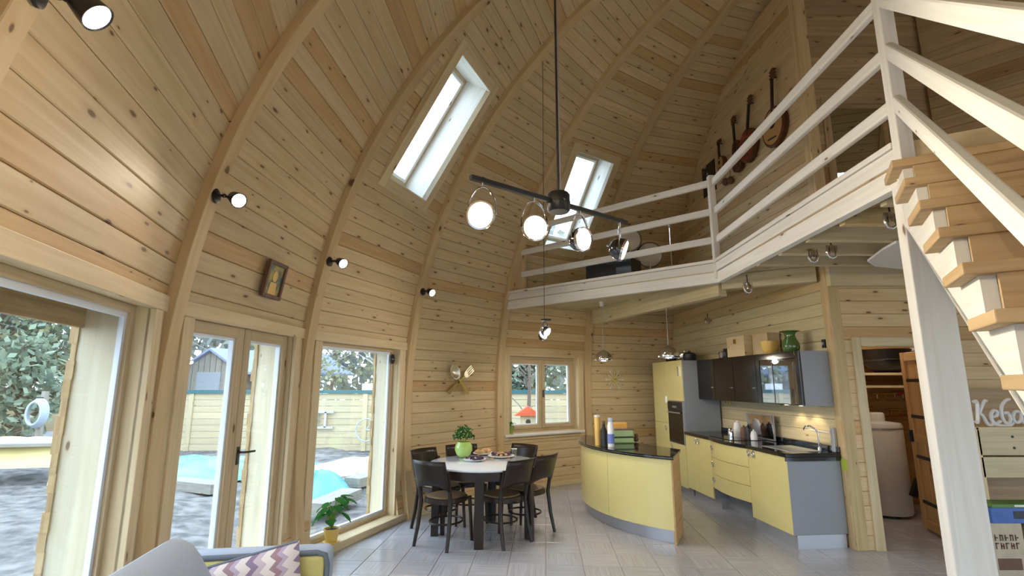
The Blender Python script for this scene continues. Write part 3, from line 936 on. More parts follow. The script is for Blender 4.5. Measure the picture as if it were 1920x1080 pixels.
S0 = Vector((2.13, 2.70, 2.787))
RUN, RISE, TW = .26, .201, .92
st = thing('staircase', 'open timber staircase with thick pine treads descending from the loft', 'staircase', (0, 0, 0))
NST = 14
for i in range(NST):
    a = S0 - SU * (RUN * i); z = S0.z - RISE * i
    M = frame((a.x, a.y, z), SU, SW, (0, 0, -1))
    MB().box(-.01, .30, 0, TW, -.045, 0, M, grain=1).build('tread', 'pine_tread', st, bevel=.005)
    MB().box(.265, .285, .098, TW - .105, -.21, -.045, M, grain=1).build('riser', 'pine_tread', st)
for off, nm in ((.055, 'stringer'), (TW - .10, 'stringer')):
    # sawtooth board: coordinates (run from stair head, height)
    pts = []
    for i in range(NST):
        x, z = -RUN * i, S0.z - RISE * i
        pts.append((x + .30, z)); pts.append((x + .045, z))
    pts_low = [(-RUN * (NST - 1) + .045, max(0.0, S0.z - RISE * (NST - 1) - .05)), (.30, S0.z - .22)]
    poly = pts + pts_low
    a = S0 + SW * off
    M = frame((a.x, a.y, 0), SU, (0, 0, 1), -SW)
    MB().prism(poly, -.045, 0, M).build(nm, 'pine_white', st)
for z in Zr:
    a = Vector((NP.x, NP.y, z)); b = a - SU * 3.2 - Vector((0, 0, 3.2 * RISE / RUN))
    MB().bar(a, b, .05, .09).build('stair_rail', 'pine_white', st, bevel=.012)
for t in (3.15,):
    a = Vector((NP.x, NP.y, 0)) - SU * t; zz = 3.0 - t * RISE / RUN
    MB().box(a.x - .035, a.x + .035, a.y - .035, a.y + .035, zz - .3, zz + 1.05).build('baluster_post', 'pine_white', st, bevel=.006)

# ------------------------------------------------------------------ lamps
def light(name, kind, loc, energy, color, parent=None, size=.05, spot=None, direction=None):
    d = bpy.data.lights.new(name, kind); d.energy = energy; d.color = color
    if kind in ('POINT', 'SPOT'): d.shadow_soft_size = size
    if spot: d.spot_size = radians(spot); d.spot_blend = 0.6
    o = bpy.data.objects.new(name, d); col.objects.link(o); o.location = loc
    if direction is not None: o.rotation_euler = Vector(direction).to_track_quat('-Z', 'Y').to_euler()
    if parent is not None:
        o.parent = parent; o.matrix_parent_inverse = parent.matrix_world.inverted()
    return o
WARM = (1.0, 0.86, 0.68)
RIB_W, CH_W, PEN_W = 38.0, 30.0, 10.0
def zframe(o, zdir):
    z = Vector(zdir).normalized(); x = z.cross(Vector((0, 0, 1)))
    if x.length < 1e-3: x = Vector((1, 0, 0))
    x.normalize(); y = z.cross(x)
    return frame(o, x, y, z)
def wall_lamp(k, label, aim, z=2.775):
    a = radians(AZL[k]); e = Vector((cos(a), sin(a), 0)); r = prof(z)
    p = Vector((CX, CY, z)) + e * r; inw = -e
    t = thing('wall_lamp', label, 'lamp', p, group='spot lamps on the dome ribs')
    T = Matrix.Translation(-p)
    MB().lathe([(.0, 0), (.048, 0), (.048, .012), (.030, .022), (0, .022)], 20, T @ zframe(p, inw)).build('base', 'black', t, smooth=True)
    h = p + inw * .125 + Vector((0, 0, -.012))
    MB().tube([p + inw * .015 - p, p + inw * .05 + Vector((0, 0, .006)) - p, h - inw * .03 - p], .009, 8).build('arm', 'black', t, smooth=True)
    MB().ball(p + inw * .055 - p + Vector((0, 0, .003)), .014).build('joint', 'dark_chrome', t, smooth=True)
    D = Vector(aim).normalized(); hm = T @ zframe(h, D)
    hd = MB().lathe([(.0, -.055), (.022, -.055), (.036, -.03), (.046, .02), (.050, .05), (.047, .05), (.042, .045)], 22, hm).build('head', 'black', t, smooth=True)
    MB().lathe([(.0, .044), (.044, .046), (.044, .0465), (0, .054)], 22, hm).build('bulb', 'bulb', hd, smooth=True)
    light('wall_lamp_light', 'SPOT', h + D * .075 - p, RIB_W, WARM, None, .04, 150, D).parent = t
    return t
wall_lamp(0, 'black wall spot lamp on the arch between widest window and sofa bay', (.75, .25, -.75))
wall_lamp(1, 'black wall spot lamp on the arch between widest window and double door', (.75, -.45, -.5))
wall_lamp(2, 'black wall spot lamp on the arch between double door and tall window', (.75, -.5, -.45))
wall_lamp(3, 'black wall spot lamp on the arch beside the cutlery wall', (.7, -.6, -.45))
for k, lb in ((-1, 'unseen black spot lamp added on the dome arch behind the sofa'), (12, 'unseen black spot lamp added on the dome arch facing the stair side'), (14, 'unseen black spot lamp added on the dome arch opposite the loft railing'), (16, 'unseen black spot lamp added on the dome arch opposite the kitchen')):
    a = radians(AZL[k])
    wall_lamp(k, lb, (-cos(a), -sin(a), -.6))  # unseen lamps on the rear arches, added for more light

def track_lamp(t, stem_top, drop, aim, rad, origin, on=True):
    """yoke lamp hung from stem_top; returns centre"""
    o = Vector(origin); c = Vector(stem_top) + Vector((0, 0, -drop)); D = Vector(aim).normalized()
    side = D.cross(Vector((0, 0, 1))).normalized()
    hd = MB()
    hm = Matrix.Translation(-o) @ zframe(c, D)
    prl = [(0, -rad * 1.05), (rad * .35, -rad * 1.0), (rad * .7, -rad * .75), (rad * .93, -rad * .35), (rad, 0), (rad, rad * .32), (rad * .93, rad * .36), (rad * .88, rad * .30)]
    h = hd.lathe(prl, 28, hm).build('lamp_head', 'dark_chrome', t, smooth=True)
    MB().lathe([(rad * .93, rad * .22), (rad * 1.03, rad * .22), (rad * 1.03, rad * .40), (rad * .9, rad * .42)], 28, hm).build('rim', 'chrome', h, smooth=True)
    MB().lathe([(0, rad * .30), (rad * .9, rad * .31), (rad * .8, rad * .42), (0, rad * .46)], 28, hm).build('bulb', 'bulb', h, smooth=True)
    MB().lathe([(0, -rad * 1.25), (rad * .12, -rad * 1.25), (rad * .16, -rad * .98), (0, -rad * .98)], 10, hm).build('knob', 'chrome', h, smooth=True)
    pts = [c + side * (rad * 1.06) - o]
    for i in range(1, 12):
        a = pi * i / 12
        pts.append(c + side * (rad * 1.06 * cos(a)) + Vector((0, 0, (drop - .03) * sin(a))) - o)
    pts.append(c - side * (rad * 1.06) - o)
    MB().tube(pts, .008, 6, flat=.5).build('yoke', 'chrome', t, smooth=True)
    MB().tube([Vector(stem_top) - o, Vector(stem_top) + Vector((0, 0, -.035)) - o], .007, 8).build('stem', 'chrome', t, smooth=True)
    light('track_lamp_light', 'SPOT', c + D * (rad * .75) - o, CH_W, WARM, None, rad * .6, 160, D).parent = t
    return c
ch_o = Vector((.235, 2.465, 2.5))
ch = thing('track_chandelier', 'black track chandelier with four chrome yoke lamps on a long cable', 'chandelier', ch_o)
E1, E2 = at_z(882, 332, 2.5), at_z(1175, 418, 2.5)
MB().bar(E1 - ch_o, E2 - ch_o, .022, .022).build('track', 'black', ch, bevel=.002)
MB().lathe([(0, -.05), (.05, -.05), (.058, -.04), (.058, .04), (.05, .05), (0, .05)], 24).build('canopy', 'black', ch, smooth=True)
MB().lathe([(.0585, -.004), (.060, -.004), (.060, .004), (.0585, .004)], 24).build('canopy_band', 'dark_chrome', ch, smooth=True)
def dome_z(x, y, off=.05):
    rr = hypot(x - CX, y - CY) / (RR + off)
    return Z0 + (HH + off) * max(0, 1 - rr ** NN) ** (1 / NN)
ztop = dome_z(ch_o.x, ch_o.y) - ch_o.z
MB().tube([(0, 0, .05), (0, 0, ztop)], .006, 8).build('cable', 'black', ch)
MB().tube([(.012, .004, .05), (.012, .004, ztop)], .003, 6).build('cable', 'alu', ch)
for px, aim in ((904, (-.22, -1, -.22)), (1001, (.22, -1, -.16)), (1087, (.75, -.9, -.18)), (1161, (1, -.30, -.42))):
    sp = at_z(px, 332 + .2935 * (px - 882), 2.5)
    track_lamp(ch, sp, .165, aim, .063, ch_o)

# second track seen end-on over the dining table
t2 = Vector(((1024 - 960) / FPX * (5.75 * cos(PITCH) + .55 * sin(PITCH)), 5.75, 2.31))
c2 = thing('cluster_lamp', 'chrome cluster lamp on a thin cable near the dining table', 'lamp', t2)
MB().bar((-.055, 0, 0), (.055, 0, 0), .03, .02).build('crossbar', 'black', c2, bevel=.002)
MB().bar((0, -.02, .002), (0, .62, .002), .02, .02).build('track', 'black', c2)
MB().tube([(0, .3, 0), (0, .3, .1), (0, 0, dome_z(t2.x, t2.y) - t2.z)], .0035, 6).build('cable', 'black', c2)
for y_, aim in ((.02, (.75, -.55, -.6)), (.3, (-.6, -.5, -.5)), (.58, (.4, .5, -.7))):
    track_lamp(c2, t2 + Vector((0, y_, 0)), .13, aim, .06, t2)

# kitchen pendants
def pendant(px, cap_py, shade_py, label):
    cpt = at_z(px, cap_py, 2.868); zsh = at_y(px, shade_py, cpt.y).z
    t = thing('pendant_lamp', label, 'lamp', (cpt.x, cpt.y, zsh), group='chrome pendants over the island')
    top = 2.868 - zsh
    MB().lathe([(0, top - .075), (.030, top - .075), (.038, top - .02), (.038, top), (0, top)], 18).build('ceiling_cap', 'white', t, smooth=True)
    MB().tube([(0, 0, .13), (0, 0, top - .07)], .004, 6).build('cord', 'alu', t)
    MB().lathe([(.142, -.035), (.145, -.03), (.139, .02), (.115, .065), (.075, .098), (.03, .115), (.018, .13), (0, .135)], 28).build('lamp_shade', 'chrome', t, smooth=True, solid=.002)
    MB().ball((0, 0, .02), .035, n=14).build('bulb', 'bulb_warm', t, smooth=True)
    light('pendant_light', 'POINT', (0, 0, -.03), PEN_W, (1, .88, .68), None, .04).parent = t
pendant(1128, 566, 672, 'chrome dome pendant in front of the sunburst clock')
pendant(1247, 546, 666, 'chrome dome pendant in front of the tall yellow unit')

# small chrome hook lamps below the loft
def hook_lamp(p, label, s=1.0):
    t = thing('hook_lamp', label, 'lamp', p, group='chrome hook spots under the loft')
    MB().tube([(0, 0, 0), (0, 0, -.07 * s)], .006, 6).build('stem', 'dark_chrome', t)
    MB().tube([(-.028 * s, 0, -.07 * s), (-.034 * s, 0, -.12 * s), (-.02 * s, 0, -.155 * s), (0, 0, -.165 * s), (.02 * s, 0, -.155 * s), (.034 * s, 0, -.12 * s), (.028 * s, 0, -.07 * s)], .011 * s, 8).build('ring', 'chrome', t, smooth=True)
    MB().lathe([(0, -.13 * s), (.018 * s, -.13 * s), (.022 * s, -.08 * s), (.01 * s, -.065 * s), (0, -.065 * s)], 12).build('socket', 'chrome', t, smooth=True)
for (px, py, z), lb in (((1400, 515, 2.75), 'bright chrome hook lamp under the loft beam near the corner post'), ((1665, 378, 2.868), 'chrome hook lamp under the ceiling beside the broad post'),
                   ((1521, 452, 2.868), 'dull chrome hook lamp between the ceiling joists'), ((1556, 443, 2.868), 'brownish hook lamp deep between the ceiling joists')):
    hook_lamp(at_z(px, py, z), lb, 1.2)
wp = at_plane(1333, 588, KO, KN) + KN * .06
hook_lamp(wp, 'grey hook lamp on the kitchen wall above the units')
# ------------------------------------------------------------------ kitchen units (wall frame KM: x along, y out, z up)
def kp(px, py, y=0.0):
    p = at_plane(px, py, KO + KN * y, KN); q = p - KO
    return Vector((q.dot(KW), y, p.z))
def kthing(name, label, cat, x=0, y=0, z=0, group=None):
    p = KO + KW * x + KN * y; t = thing(name, label, cat, (p.x, p.y, z), atan2(KW.y, KW.x), group)
    return t   # local x along wall, local y into the kitchen
def ring_handle(t, x, y, z, r=.03):
    pts = [(x + r * .62 * cos(2 * pi * i / 16), y + .012, z + r * sin(2 * pi * i / 16)) for i in range(16)]
    return tag(MB().tube(pts, .008, 8, closed=True).build('handle', 'chrome', t, smooth=True), 'round chrome ring handle')
KGRP = 'yellow kitchen base units'
# near unit
t = kthing('base_cabinet', 'yellow base cabinet with grey end panel under the sink', 'cabinet', .07, 0, 0, KGRP)
MB().box(.02, .73, .03, .575, .13, .868).build('body', 'grey_panel', t)
MB().box(-.005, .02, .03, .60, .13, .868).build('end_panel', 'grey_panel', t, bevel=.002)
d = MB().box(.0, .726, .58, .602, .125, .862).build('door', 'yellow', t, bevel=.003)
ring_handle(d, .60, .602, .82); ring_handle(d, .70, .602, .82)
MB().box(-.003, .73, .05, .565, 0, .128).build('plinth', 'alu', t)
# drawer unit, bowed
t = kthing('drawer_cabinet', 'yellow bow-fronted three-drawer cabinet raised above a dark recess', 'cabinet', .80, 0, 0, KGRP)
def bow(x, w_=.92): return .60 + .06 * sin(pi * x / w_)
MB().box(.0, .92, .03, .575, .30, .868).build('body', 'grey_panel', t)
for z0_, z1_ in ((.275, .45), (.455, .655), (.66, .862)):
    N = 12; poly = [(.003 + .914 * i / N, bow(.92 * i / N)) for i in range(N + 1)] + [(.917 - .914 * i / N, bow(.92 - .92 * i / N) - .022) for i in range(N + 1)]
    d = MB().prism(poly, z0_, z1_).build('drawer', 'yellow', t, smooth=True)
    ring_handle(d, .84, bow(.84), (z0_ + z1_) / 2 + .02)
MB().box(.0, .92, .05, .40, 0, .30).build('plinth', 'grey_panel', t)
# twin door unit
t = kthing('base_cabinet', 'yellow twin-door base cabinet beside the tall oven unit', 'cabinet', 1.72, 0, 0, KGRP)
MB().box(.0, .78, .03, .575, .13, .868).build('body', 'grey_panel', t)
for x0, x1, hx in ((.003, .388, .345), (.392, .777, .435)):
    d = MB().box(x0, x1, .58, .602, .125, .862).build('door', 'yellow', t, bevel=.003); ring_handle(d, hx, .602, .81)
MB().box(.0, .78, .05, .50, 0, .13).build('plinth', 'alu', t)
# worktop
t = kthing('worktop', 'black polished stone worktop along the kitchen wall', 'worktop', .06, 0, 0)
N = 24; pf = [(-.01, .625)] + [(.74 + .92 * i / N, bow(.92 * i / N) + .022) for i in range(N + 1)] + [(2.44, .622)]
MB().prism([(-.01, .025)] + pf + [(2.44, .025)], .868, .908, grain=0).build('slab', 'black_stone', t, bevel=.004)
MB().box(-.01, 2.44, .024, .045, .908, .965).build('upstand', 'black_stone', t, bevel=.003)
MB().box(-.012, .0, .03, .625, .83, .868).build('end_lip', 'black_stone', t)
MB().box(.12, .62, .14, .50, .905, .912).build('sink_bowl', 'alu', t, bevel=.003)
MB().box(1.15, 1.75, .12, .56, .907, .914).build('hob', 'black_gloss', t, bevel=.002)
# tall unit
t = kthing('tall_cabinet', 'tall yellow kitchen unit with built-in black oven and grey side', 'cabinet', 2.51, 0, 0)
MB().box(.0, 1.2, .03, .58, .10, 1.95).build('body', 'grey_panel', t, bevel=.003)
MB().box(.02, 1.2, .06, .52, 0, .10).build('plinth', 'alu', t)
d = MB().box(.003, .598, .58, .602, 1.34, 1.955).build('door', 'yellow', t, bevel=.003)
MB().box(.10, .115, .602, .62, 1.72, 1.86).build('handle', 'chrome', d); MB().box(.06, .075, .602, .62, 1.72, 1.86).build('handle', 'chrome', d)
d = MB().box(.602, 1.197, .58, .602, .98, 1.955).build('door', 'yellow', t, bevel=.003)
MB().box(.66, .672, .602, .62, 1.30, 1.40).build('handle', 'chrome', d)
d = MB().box(.003, .598, .58, .602, .10, .70).build('door', 'yellow', t, bevel=.003); ring_handle(d, .5, .602, .64)
d = MB().box(.602, 1.197, .58, .602, .10, .975).build('door', 'yellow', t, bevel=.003); ring_handle(d, .70, .602, .90, .034)
ov = MB().box(.03, .585, .575, .608, .715, 1.325).build('oven', 'black_gloss', t, bevel=.003)
MB().box(.03, .585, .608, .612, 1.20, 1.31).build('control_panel', 'black', ov)
MB().tube([(.07, .64, 1.165), (.545, .64, 1.165)], .011, 8).build('handle', 'alu', ov, smooth=True)
for x in (.25, .3, .35): MB().lathe([(0, 0), (.016, 0), (.014, .02), (0, .02)], 12, frame((x, .612, 1.25), (1, 0, 0), (0, 0, 1), (0, 1, 0))).build('dial', 'alu', ov)
MB().box(.0, .03, .58, .607, .71, 1.33).build('oven_trim', 'alu', t)
# upper units
UZ0, UZ1 = 1.375, 1.945
for x0, x1, lb in ((.905, 1.44, 'black gloss wall cabinet next to the glazed wall cabinet'), (1.445, 1.97, 'black gloss wall cabinet in the middle of the row'), (1.975, 2.50, 'black gloss wall cabinet touching the tall unit')):
    t = kthing('wall_cabinet', lb, 'cabinet', x0, 0, 0, 'black wall cabinets')
    MB().box(0, x1 - x0, .025, .335, UZ0, UZ1).build('body', 'black', t)
    d = MB().box(.002, x1 - x0 - .002, .336, .356, UZ0, UZ1 + .003).build('door', 'black_gloss', t, bevel=.002)
    MB().box(.05, .10, .356, .362, UZ0 + .17, UZ0 + .18).build('handle', 'chrome', d)
t = kthing('glazed_wall_cabinet', 'wall cabinet with reflective glass door, black frame and grey end', 'cabinet', .07, 0, 0)
MB().box(.0, .016, .025, .356, UZ0 - .005, UZ1).build('end_panel', 'grey_panel', t, bevel=.002)
MB().box(.816, .832, .025, .335, UZ0, UZ1).build('side_panel', 'grey_panel', t)
MB().box(.016, .816, .025, .04, UZ0, UZ1).build('back_panel', 'grey_panel', t)
for z in (UZ0, UZ0 + .28, UZ1 - .016): MB().box(.016, .816, .04, .33, z, z + .016).build('shelf', 'grey_panel', t)
d = rect_ring(MB(), .0, .832, UZ0, UZ1 + .003, .075, .336, .356, frame((0, 0, 0), (1, 0, 0), (0, 0, 1), (0, 1, 0)), wb=.012).build('door', 'black_gloss', t, bevel=.002)
MB().box(.075, .757, .343, .349, UZ0 + .012, UZ1 - .075).build('pane', 'pane_smoke', d)
MB().box(.50, .506, .349, .353, UZ0 + .012, UZ1 - .075).build('glazing_bar', 'black', d)
for x in (.32, .58):
    l_ = MB().lathe([(0, 0), (.03, 0), (.03, -.012), (0, -.012)], 14, Matrix.Translation((x, .16, UZ0 - .001))).build('downlight', 'bulb_warm', t)
    light('cabinet_downlight', 'SPOT', (x, .16, UZ0 - .03), 3.0, (1, .78, .48), None, .02, 95, (0, -.35, -1)).parent = t
# tap, towel holder, sockets
p = kp(1487, 835, .10); t = kthing('kitchen_tap', 'slim chrome swan-neck tap on the black worktop', 'tap', .26, .10, .908)
MB().lathe([(0, 0), (.022, 0), (.018, .03), (0, .03)], 14).build('base', 'chrome', t, smooth=True)
MB().tube([(0, 0, .02), (0, 0, .17), (.01, .02, .22), (.02, .07, .25), (.025, .12, .24), (.025, .14, .21)], .010, 8).build('spout', 'chrome', t, smooth=True)
MB().tube([(.0, .0, .05), (-.05, .02, .075)], .007, 6).build('lever', 'chrome', t)
t = kthing('paper_towel_rail', 'grey steel bracket and white rod above the sink end', 'rail', .10, .03, .95)
MB().box(-.02, .03, .0, .03, -.04, .20).build('bracket', 'alu', t, bevel=.003)
MB().tube([(.03, .03, .15), (.36, .03, .15)], .008, 8).build('rod', 'white', t)
q = kp(1331, 757, .01); t = kthing('socket_strip', 'pale yellow socket pair below the black wall cabinets', 'socket', 2.22, .012, 1.30)
MB().box(0, .16, 0, .012, 0, .08).build('plate', 'pot_yellow', t, bevel=.002)
for x in (.04, .12): MB().lathe([(0, 0), (.025, 0), (.025, .006), (0, .003)], 14, frame((x, .012, .04), (1, 0, 0), (0, 0, 1), (0, 1, 0))).build('outlet', 'kraft', t)
t = kthing('sticker', 'lime green square notice on the wall end by the worktop', 'notice', -.0, .028, .74)
MB().box(-.025, .05, 0, .004, 0, .11).build('sheet', 'sticker', t)
t = kthing('wall_switch', 'small black switch on the plank wall above the grey cabinet end', 'switch', .10, .012, 1.98)
MB().box(0, .045, 0, .02, 0, .09).build('plate', 'black', t, bevel=.003); MB().box(.012, .033, .02, .026, .03, .06).build('rocker', 'alu', t)
# steel tray with jars by the hob
t = kthing('steel_tray', 'upright polished steel tray leaning behind the hob', 'tray', 1.36, .08, .914)
MB().box(-.28, .28, 0, .012, 0, .30, Matrix.Rotation(radians(-6), 4, 'X')).build('panel', 'chrome', t, bevel=.003)
rect_ring(MB(), -.29, .29, 0, .31, .015, -.002, .018, frame((0, 0, 0), (1, 0, 0), (0, 0, 1), (0, 1, 0))).build('rim', 'alu', t)
for x, y, h, r_, mt, lb in ((1.66, .24, .17, .05, 'white', 'white enamel jug by the hob'), (1.50, .24, .12, .045, 'picture_brown', 'brown round canister by the hob'), (1.37, .25, .14, .045, 'black', 'black moka pot by the hob'), (1.58, .38, .10, .035, 'chrome', 'small steel cup by the hob'), (1.24, .26, .09, .04, 'white_gloss', 'white glazed mug by the hob')):
    t = kthing('canister' if mt != 'white' else 'jug', lb, 'canister', x, y, .914)
    MB().lathe([(0, 0), (r_, 0), (r_ * 1.05, h * .5), (r_ * .85, h * .95), (r_ * .8, h), (0, h)], 18).build('body', mt, t, smooth=True)
    MB().tube([(r_ * .9, 0, h * .8), (r_ * 1.7, 0, h * .7), (r_ * 1.7, 0, h * .35), (r_ * 1.0, 0, h * .2)], .007, 6).build('handle', mt, t, smooth=True)
    MB().lathe([(0, h), (r_ * .82, h), (r_ * .7, h + .012), (.012, h + .018), (.012, h + .035), (0, h + .038)], 16).build('lid', mt, t, smooth=True)
# things on top of the units
TOP = UZ1 + .004
def ktop(name, label, cat, x, y, z=TOP): return kthing(name, label, cat, x, y, z)
t = ktop('wooden_box', 'pale plywood box standing on the wall cabinets', 'box', 1.44, .17)
MB().box(-.22, .22, -.13, .13, 0, .27).build('body', 'pine_trim', t, bevel=.003)
MB().box(-.222, .222, -.132, .132, .20, .206).build('lid_joint', 'frame_wood', t); MB().box(-.03, .03, .13, .14, .17, .23).build('clasp', 'brass', t)
t = ktop('wooden_box', 'second plywood box behind the yellow bowl', 'box', 1.04, .12)
MB().box(-.16, .16, -.09, .07, 0, .27).build('body', 'frame_wood', t, bevel=.003); MB().box(.14, .165, -.09, .072, 0, .27).build('end_board', 'pine_trim', t)
t = ktop('bowl', 'tan yellow bowl on top of the wall cabinets', 'bowl', .76, .24)
MB().lathe([(0, .0), (.06, 0), (.095, .07), (.10, .15), (.093, .15), (.085, .07), (.05, .015), (0, .012)], 24).build('vessel', 'bowl_yellow', t, smooth=True)
MB().lathe([(.055, 0), (.06, 0), (.06, .01), (.05, .012)], 24).build('foot', 'bowl_yellow', t)
t = ktop('vase', 'dark green glass vase with flared rim on the cabinets', 'vase', .42, .2)
MB().lathe([(0, 0), (.075, 0), (.092, .05), (.088, .10), (.06, .16), (.05, .195), (.065, .22), (.105, .235), (.098, .237), (.058, .222), (.044, .195), (.05, .16), (0, .03)], 24).build('body', 'vase_green', t, smooth=True)
MB().lathe([(.104, .232), (.108, .236), (.100, .240)], 24).build('lip', 'vase_green', t)
t = ktop('retro_camera', 'black and grey camera on top of the wall cabinets', 'camera', 1.86, .2)
MB().box(-.15, .15, -.05, .05, 0, .10).build('body', 'black', t, bevel=.01)
MB().lathe([(0, 0), (.045, 0), (.045, .05), (.03, .055), (0, .05)], 18, frame((-.02, .05, .05), (1, 0, 0), (0, 0, 1), (0, 1, 0))).build('lens', 'alu', t, smooth=True)
MB().box(-.05, .05, -.03, .03, .10, .14).build('viewfinder', 'black', t, bevel=.008)
for x, y, r_, h, mt, nm, lb in ((2.75, .35, .10, .10, 'black', 'cooking_pot', 'black pot on top of the tall yellow unit'), (3.05, .3, .13, .12, 'chrome', 'steel_pot', 'shiny steel pot on top of the tall yellow unit'), (3.4, .35, .12, .09, 'dark_chrome', 'cast_pan', 'dark pan at the far end of the tall yellow unit')):
    t = ktop(nm, lb, 'pot', x, y, 1.956)
    MB().lathe([(0, 0), (r_ * .9, 0), (r_, .02), (r_, h), (r_ * .96, h), (0, h - .005)], 20).build('body', mt, t, smooth=True)
    MB().lathe([(r_ * .98, h), (r_ * .8, h + .02), (.02, h + .035), (.02, h + .055), (0, h + .058)], 20).build('lid', mt, t, smooth=True)
    MB().tube([(r_, 0, h * .8), (r_ + .06, 0, h * .85)], .01, 6).build('handle', 'black', t)

# ------------------------------------------------------------------ island
A_, M_, B_, C_ = Vector((1.09, 7.80)), Vector((.93, 6.55)), Vector((1.66, 5.50)), Vector((1.93, 6.10))
def circ(a, b, c):
    d = 2 * (a.x * (b.y - c.y) + b.x * (c.y - a.y) + c.x * (a.y - b.y))
    ux = (a.length_squared * (b.y - c.y) + b.length_squared * (c.y - a.y) + c.length_squared * (a.y - b.y)) / d
    uy = (a.length_squared * (c.x - b.x) + b.length_squared * (a.x - c.x) + c.length_squared * (b.x - a.x)) / d
    return Vector((ux, uy))
ic = circ(A_, M_, B_); ir = (A_ - ic).length
an0, an1 = atan2(A_.y - ic.y, A_.x - ic.x), atan2(B_.y - ic.y, B_.x - ic.x)
if an1 < an0: an1 += 2 * pi
IO = Vector((1.4, 6.6, 0))
def iarc(t, inset=0.0):
    a = an0 + (an1 - an0) * t
    return (ic.x + (ir - inset) * cos(a) - IO.x, ic.y + (ir - inset) * sin(a) - IO.y)
Cl, Al = C_ - IO.xy, A_ - IO.xy
isl = thing('kitchen_island', 'curved yellow kitchen island with black stone top and grey plinth', 'island', IO)
IZ = .862
N = 32
MB().prism([iarc(i / N) for i in range(N + 1)] + [(Cl.x, Cl.y)], IZ - .035, IZ).build('worktop', 'black_stone', isl, bevel=.004)
MB().prism([iarc(i / N, -.002) for i in range(N + 1)] + [iarc(1 - i / N, .01) for i in range(N + 1)], IZ - .0185, IZ - .0165).build('edge_line', 'alu', isl)
def inner(inset): return [iarc(.03 + .955 * i / N, inset) for i in range(N + 1)] + [(Cl.x - inset, Cl.y - .02)]
MB().prism(inner(.06), .13, IZ - .036).build('body', 'grey_panel', isl)
MB().prism(inner(.10), 0, .13).build('plinth', 'alu', isl, smooth=True)
for t0, t1 in ((.02, .36), (.362, .655), (.657, .985)):
    n_ = 14
    poly = [iarc(t0 + (t1 - t0) * i / n_, .03) for i in range(n_ + 1)] + [iarc(t1 - (t1 - t0) * i / n_, .055) for i in range(n_ + 1)]
    MB().prism(poly, .135, IZ - .04).build('curved_panel', 'yellow', isl, smooth=True)
b2 = iarc(.985, .03)
e0, e1 = Vector((b2[0] + .005, b2[1], .48)), Vector((Cl.x - .04, Cl.y - .03, .48))
MB().bar(Vector((e0.x, e0.y, .41)), Vector((e1.x, e1.y, .41)), .022, .82).build('end_panel', 'door_wood', isl)
# things on the island (positions from the photograph, resting on the top)
def itop(px, py): 
    p = at_z(px, py, IZ); return Vector((p.x, p.y, IZ + .001))
p = itop(1121, 835); t = thing('tall_canister', 'tall slim cream and yellow canister on the island', 'canister', p)
MB().lathe([(0, 0), (.033, 0), (.035, .32), (.03, .335), (0, .335)], 18).build('tube', 'bowl_yellow', t, smooth=True); MB().lathe([(0, .335), (.036, .335), (.036, .355), (0, .358)], 18).build('cap', 'white', t, smooth=True)
p = itop(1133, 836); t = thing('oil_bottle', 'black glass oil bottle on the island', 'bottle', p)
MB().lathe([(0, 0), (.04, 0), (.042, .17), (.02, .22), (.016, .27), (0, .27)], 18).build('body', 'black', t, smooth=True); MB().lathe([(.018, .26), (.018, .29), (0, .292)], 14).build('cap', 'picture_brown', t)
p = itop(1146, 838); t = thing('white_bottle', 'white bottle with blue label on the island', 'bottle', p)
MB().lathe([(0, 0), (.038, 0), (.039, .24), (.03, .27), (.03, .33), (0, .33)], 18).build('body', 'white', t, smooth=True); MB().lathe([(.0395, .04), (.0405, .04), (.0405, .15), (.0395, .15)], 18).build('label', 'blue_label', t); MB().lathe([(.031, .29), (.033, .29), (.033, .335), (0, .336)], 14).build('cap', 'alu', t)
p = itop(1165, 830)
t = thing('lunch_tin', 'lower green tin of the two stacked on the island', 'tin', p, .15)
MB().box(-.14, .14, -.09, .09, 0, .075).build('body', 'green_tin', t, bevel=.015); MB().box(-.142, .142, -.092, .092, .065, .075).build('rim', 'black', t, bevel=.003)
t = thing('lunch_tin', 'upper green tin of the two stacked on the island', 'tin', p + Vector((0, 0, .076)), .15)
MB().box(-.14, .14, -.09, .09, 0, .09).build('body', 'green_tin', t, bevel=.015); MB().box(-.142, .142, -.092, .092, .085, .095).build('rim', 'picture_brown', t, bevel=.003)
t = thing('orange_packet', 'orange packet standing behind the green tins', 'packet', itop(1160, 822), .1)
MB().box(-.13, .12, -.03, .03, 0, .20).build('body', 'orange', t, bevel=.01); MB().box(-.13, .12, -.005, .005, .20, .215).build('seal', 'bowl_yellow', t)
t = thing('toy_figure', 'small brown round toy beside the green tins', 'toy', itop(1193, 829))
MB().ball((0, 0, .035), .035).build('body', 'picture_brown', t, smooth=True); MB().ball((0, -.01, .085), .025).build('head', 'picture_brown', t, smooth=True); MB().ball((.03, -.02, .02), .015).build('foot', 'brass', t, smooth=True)

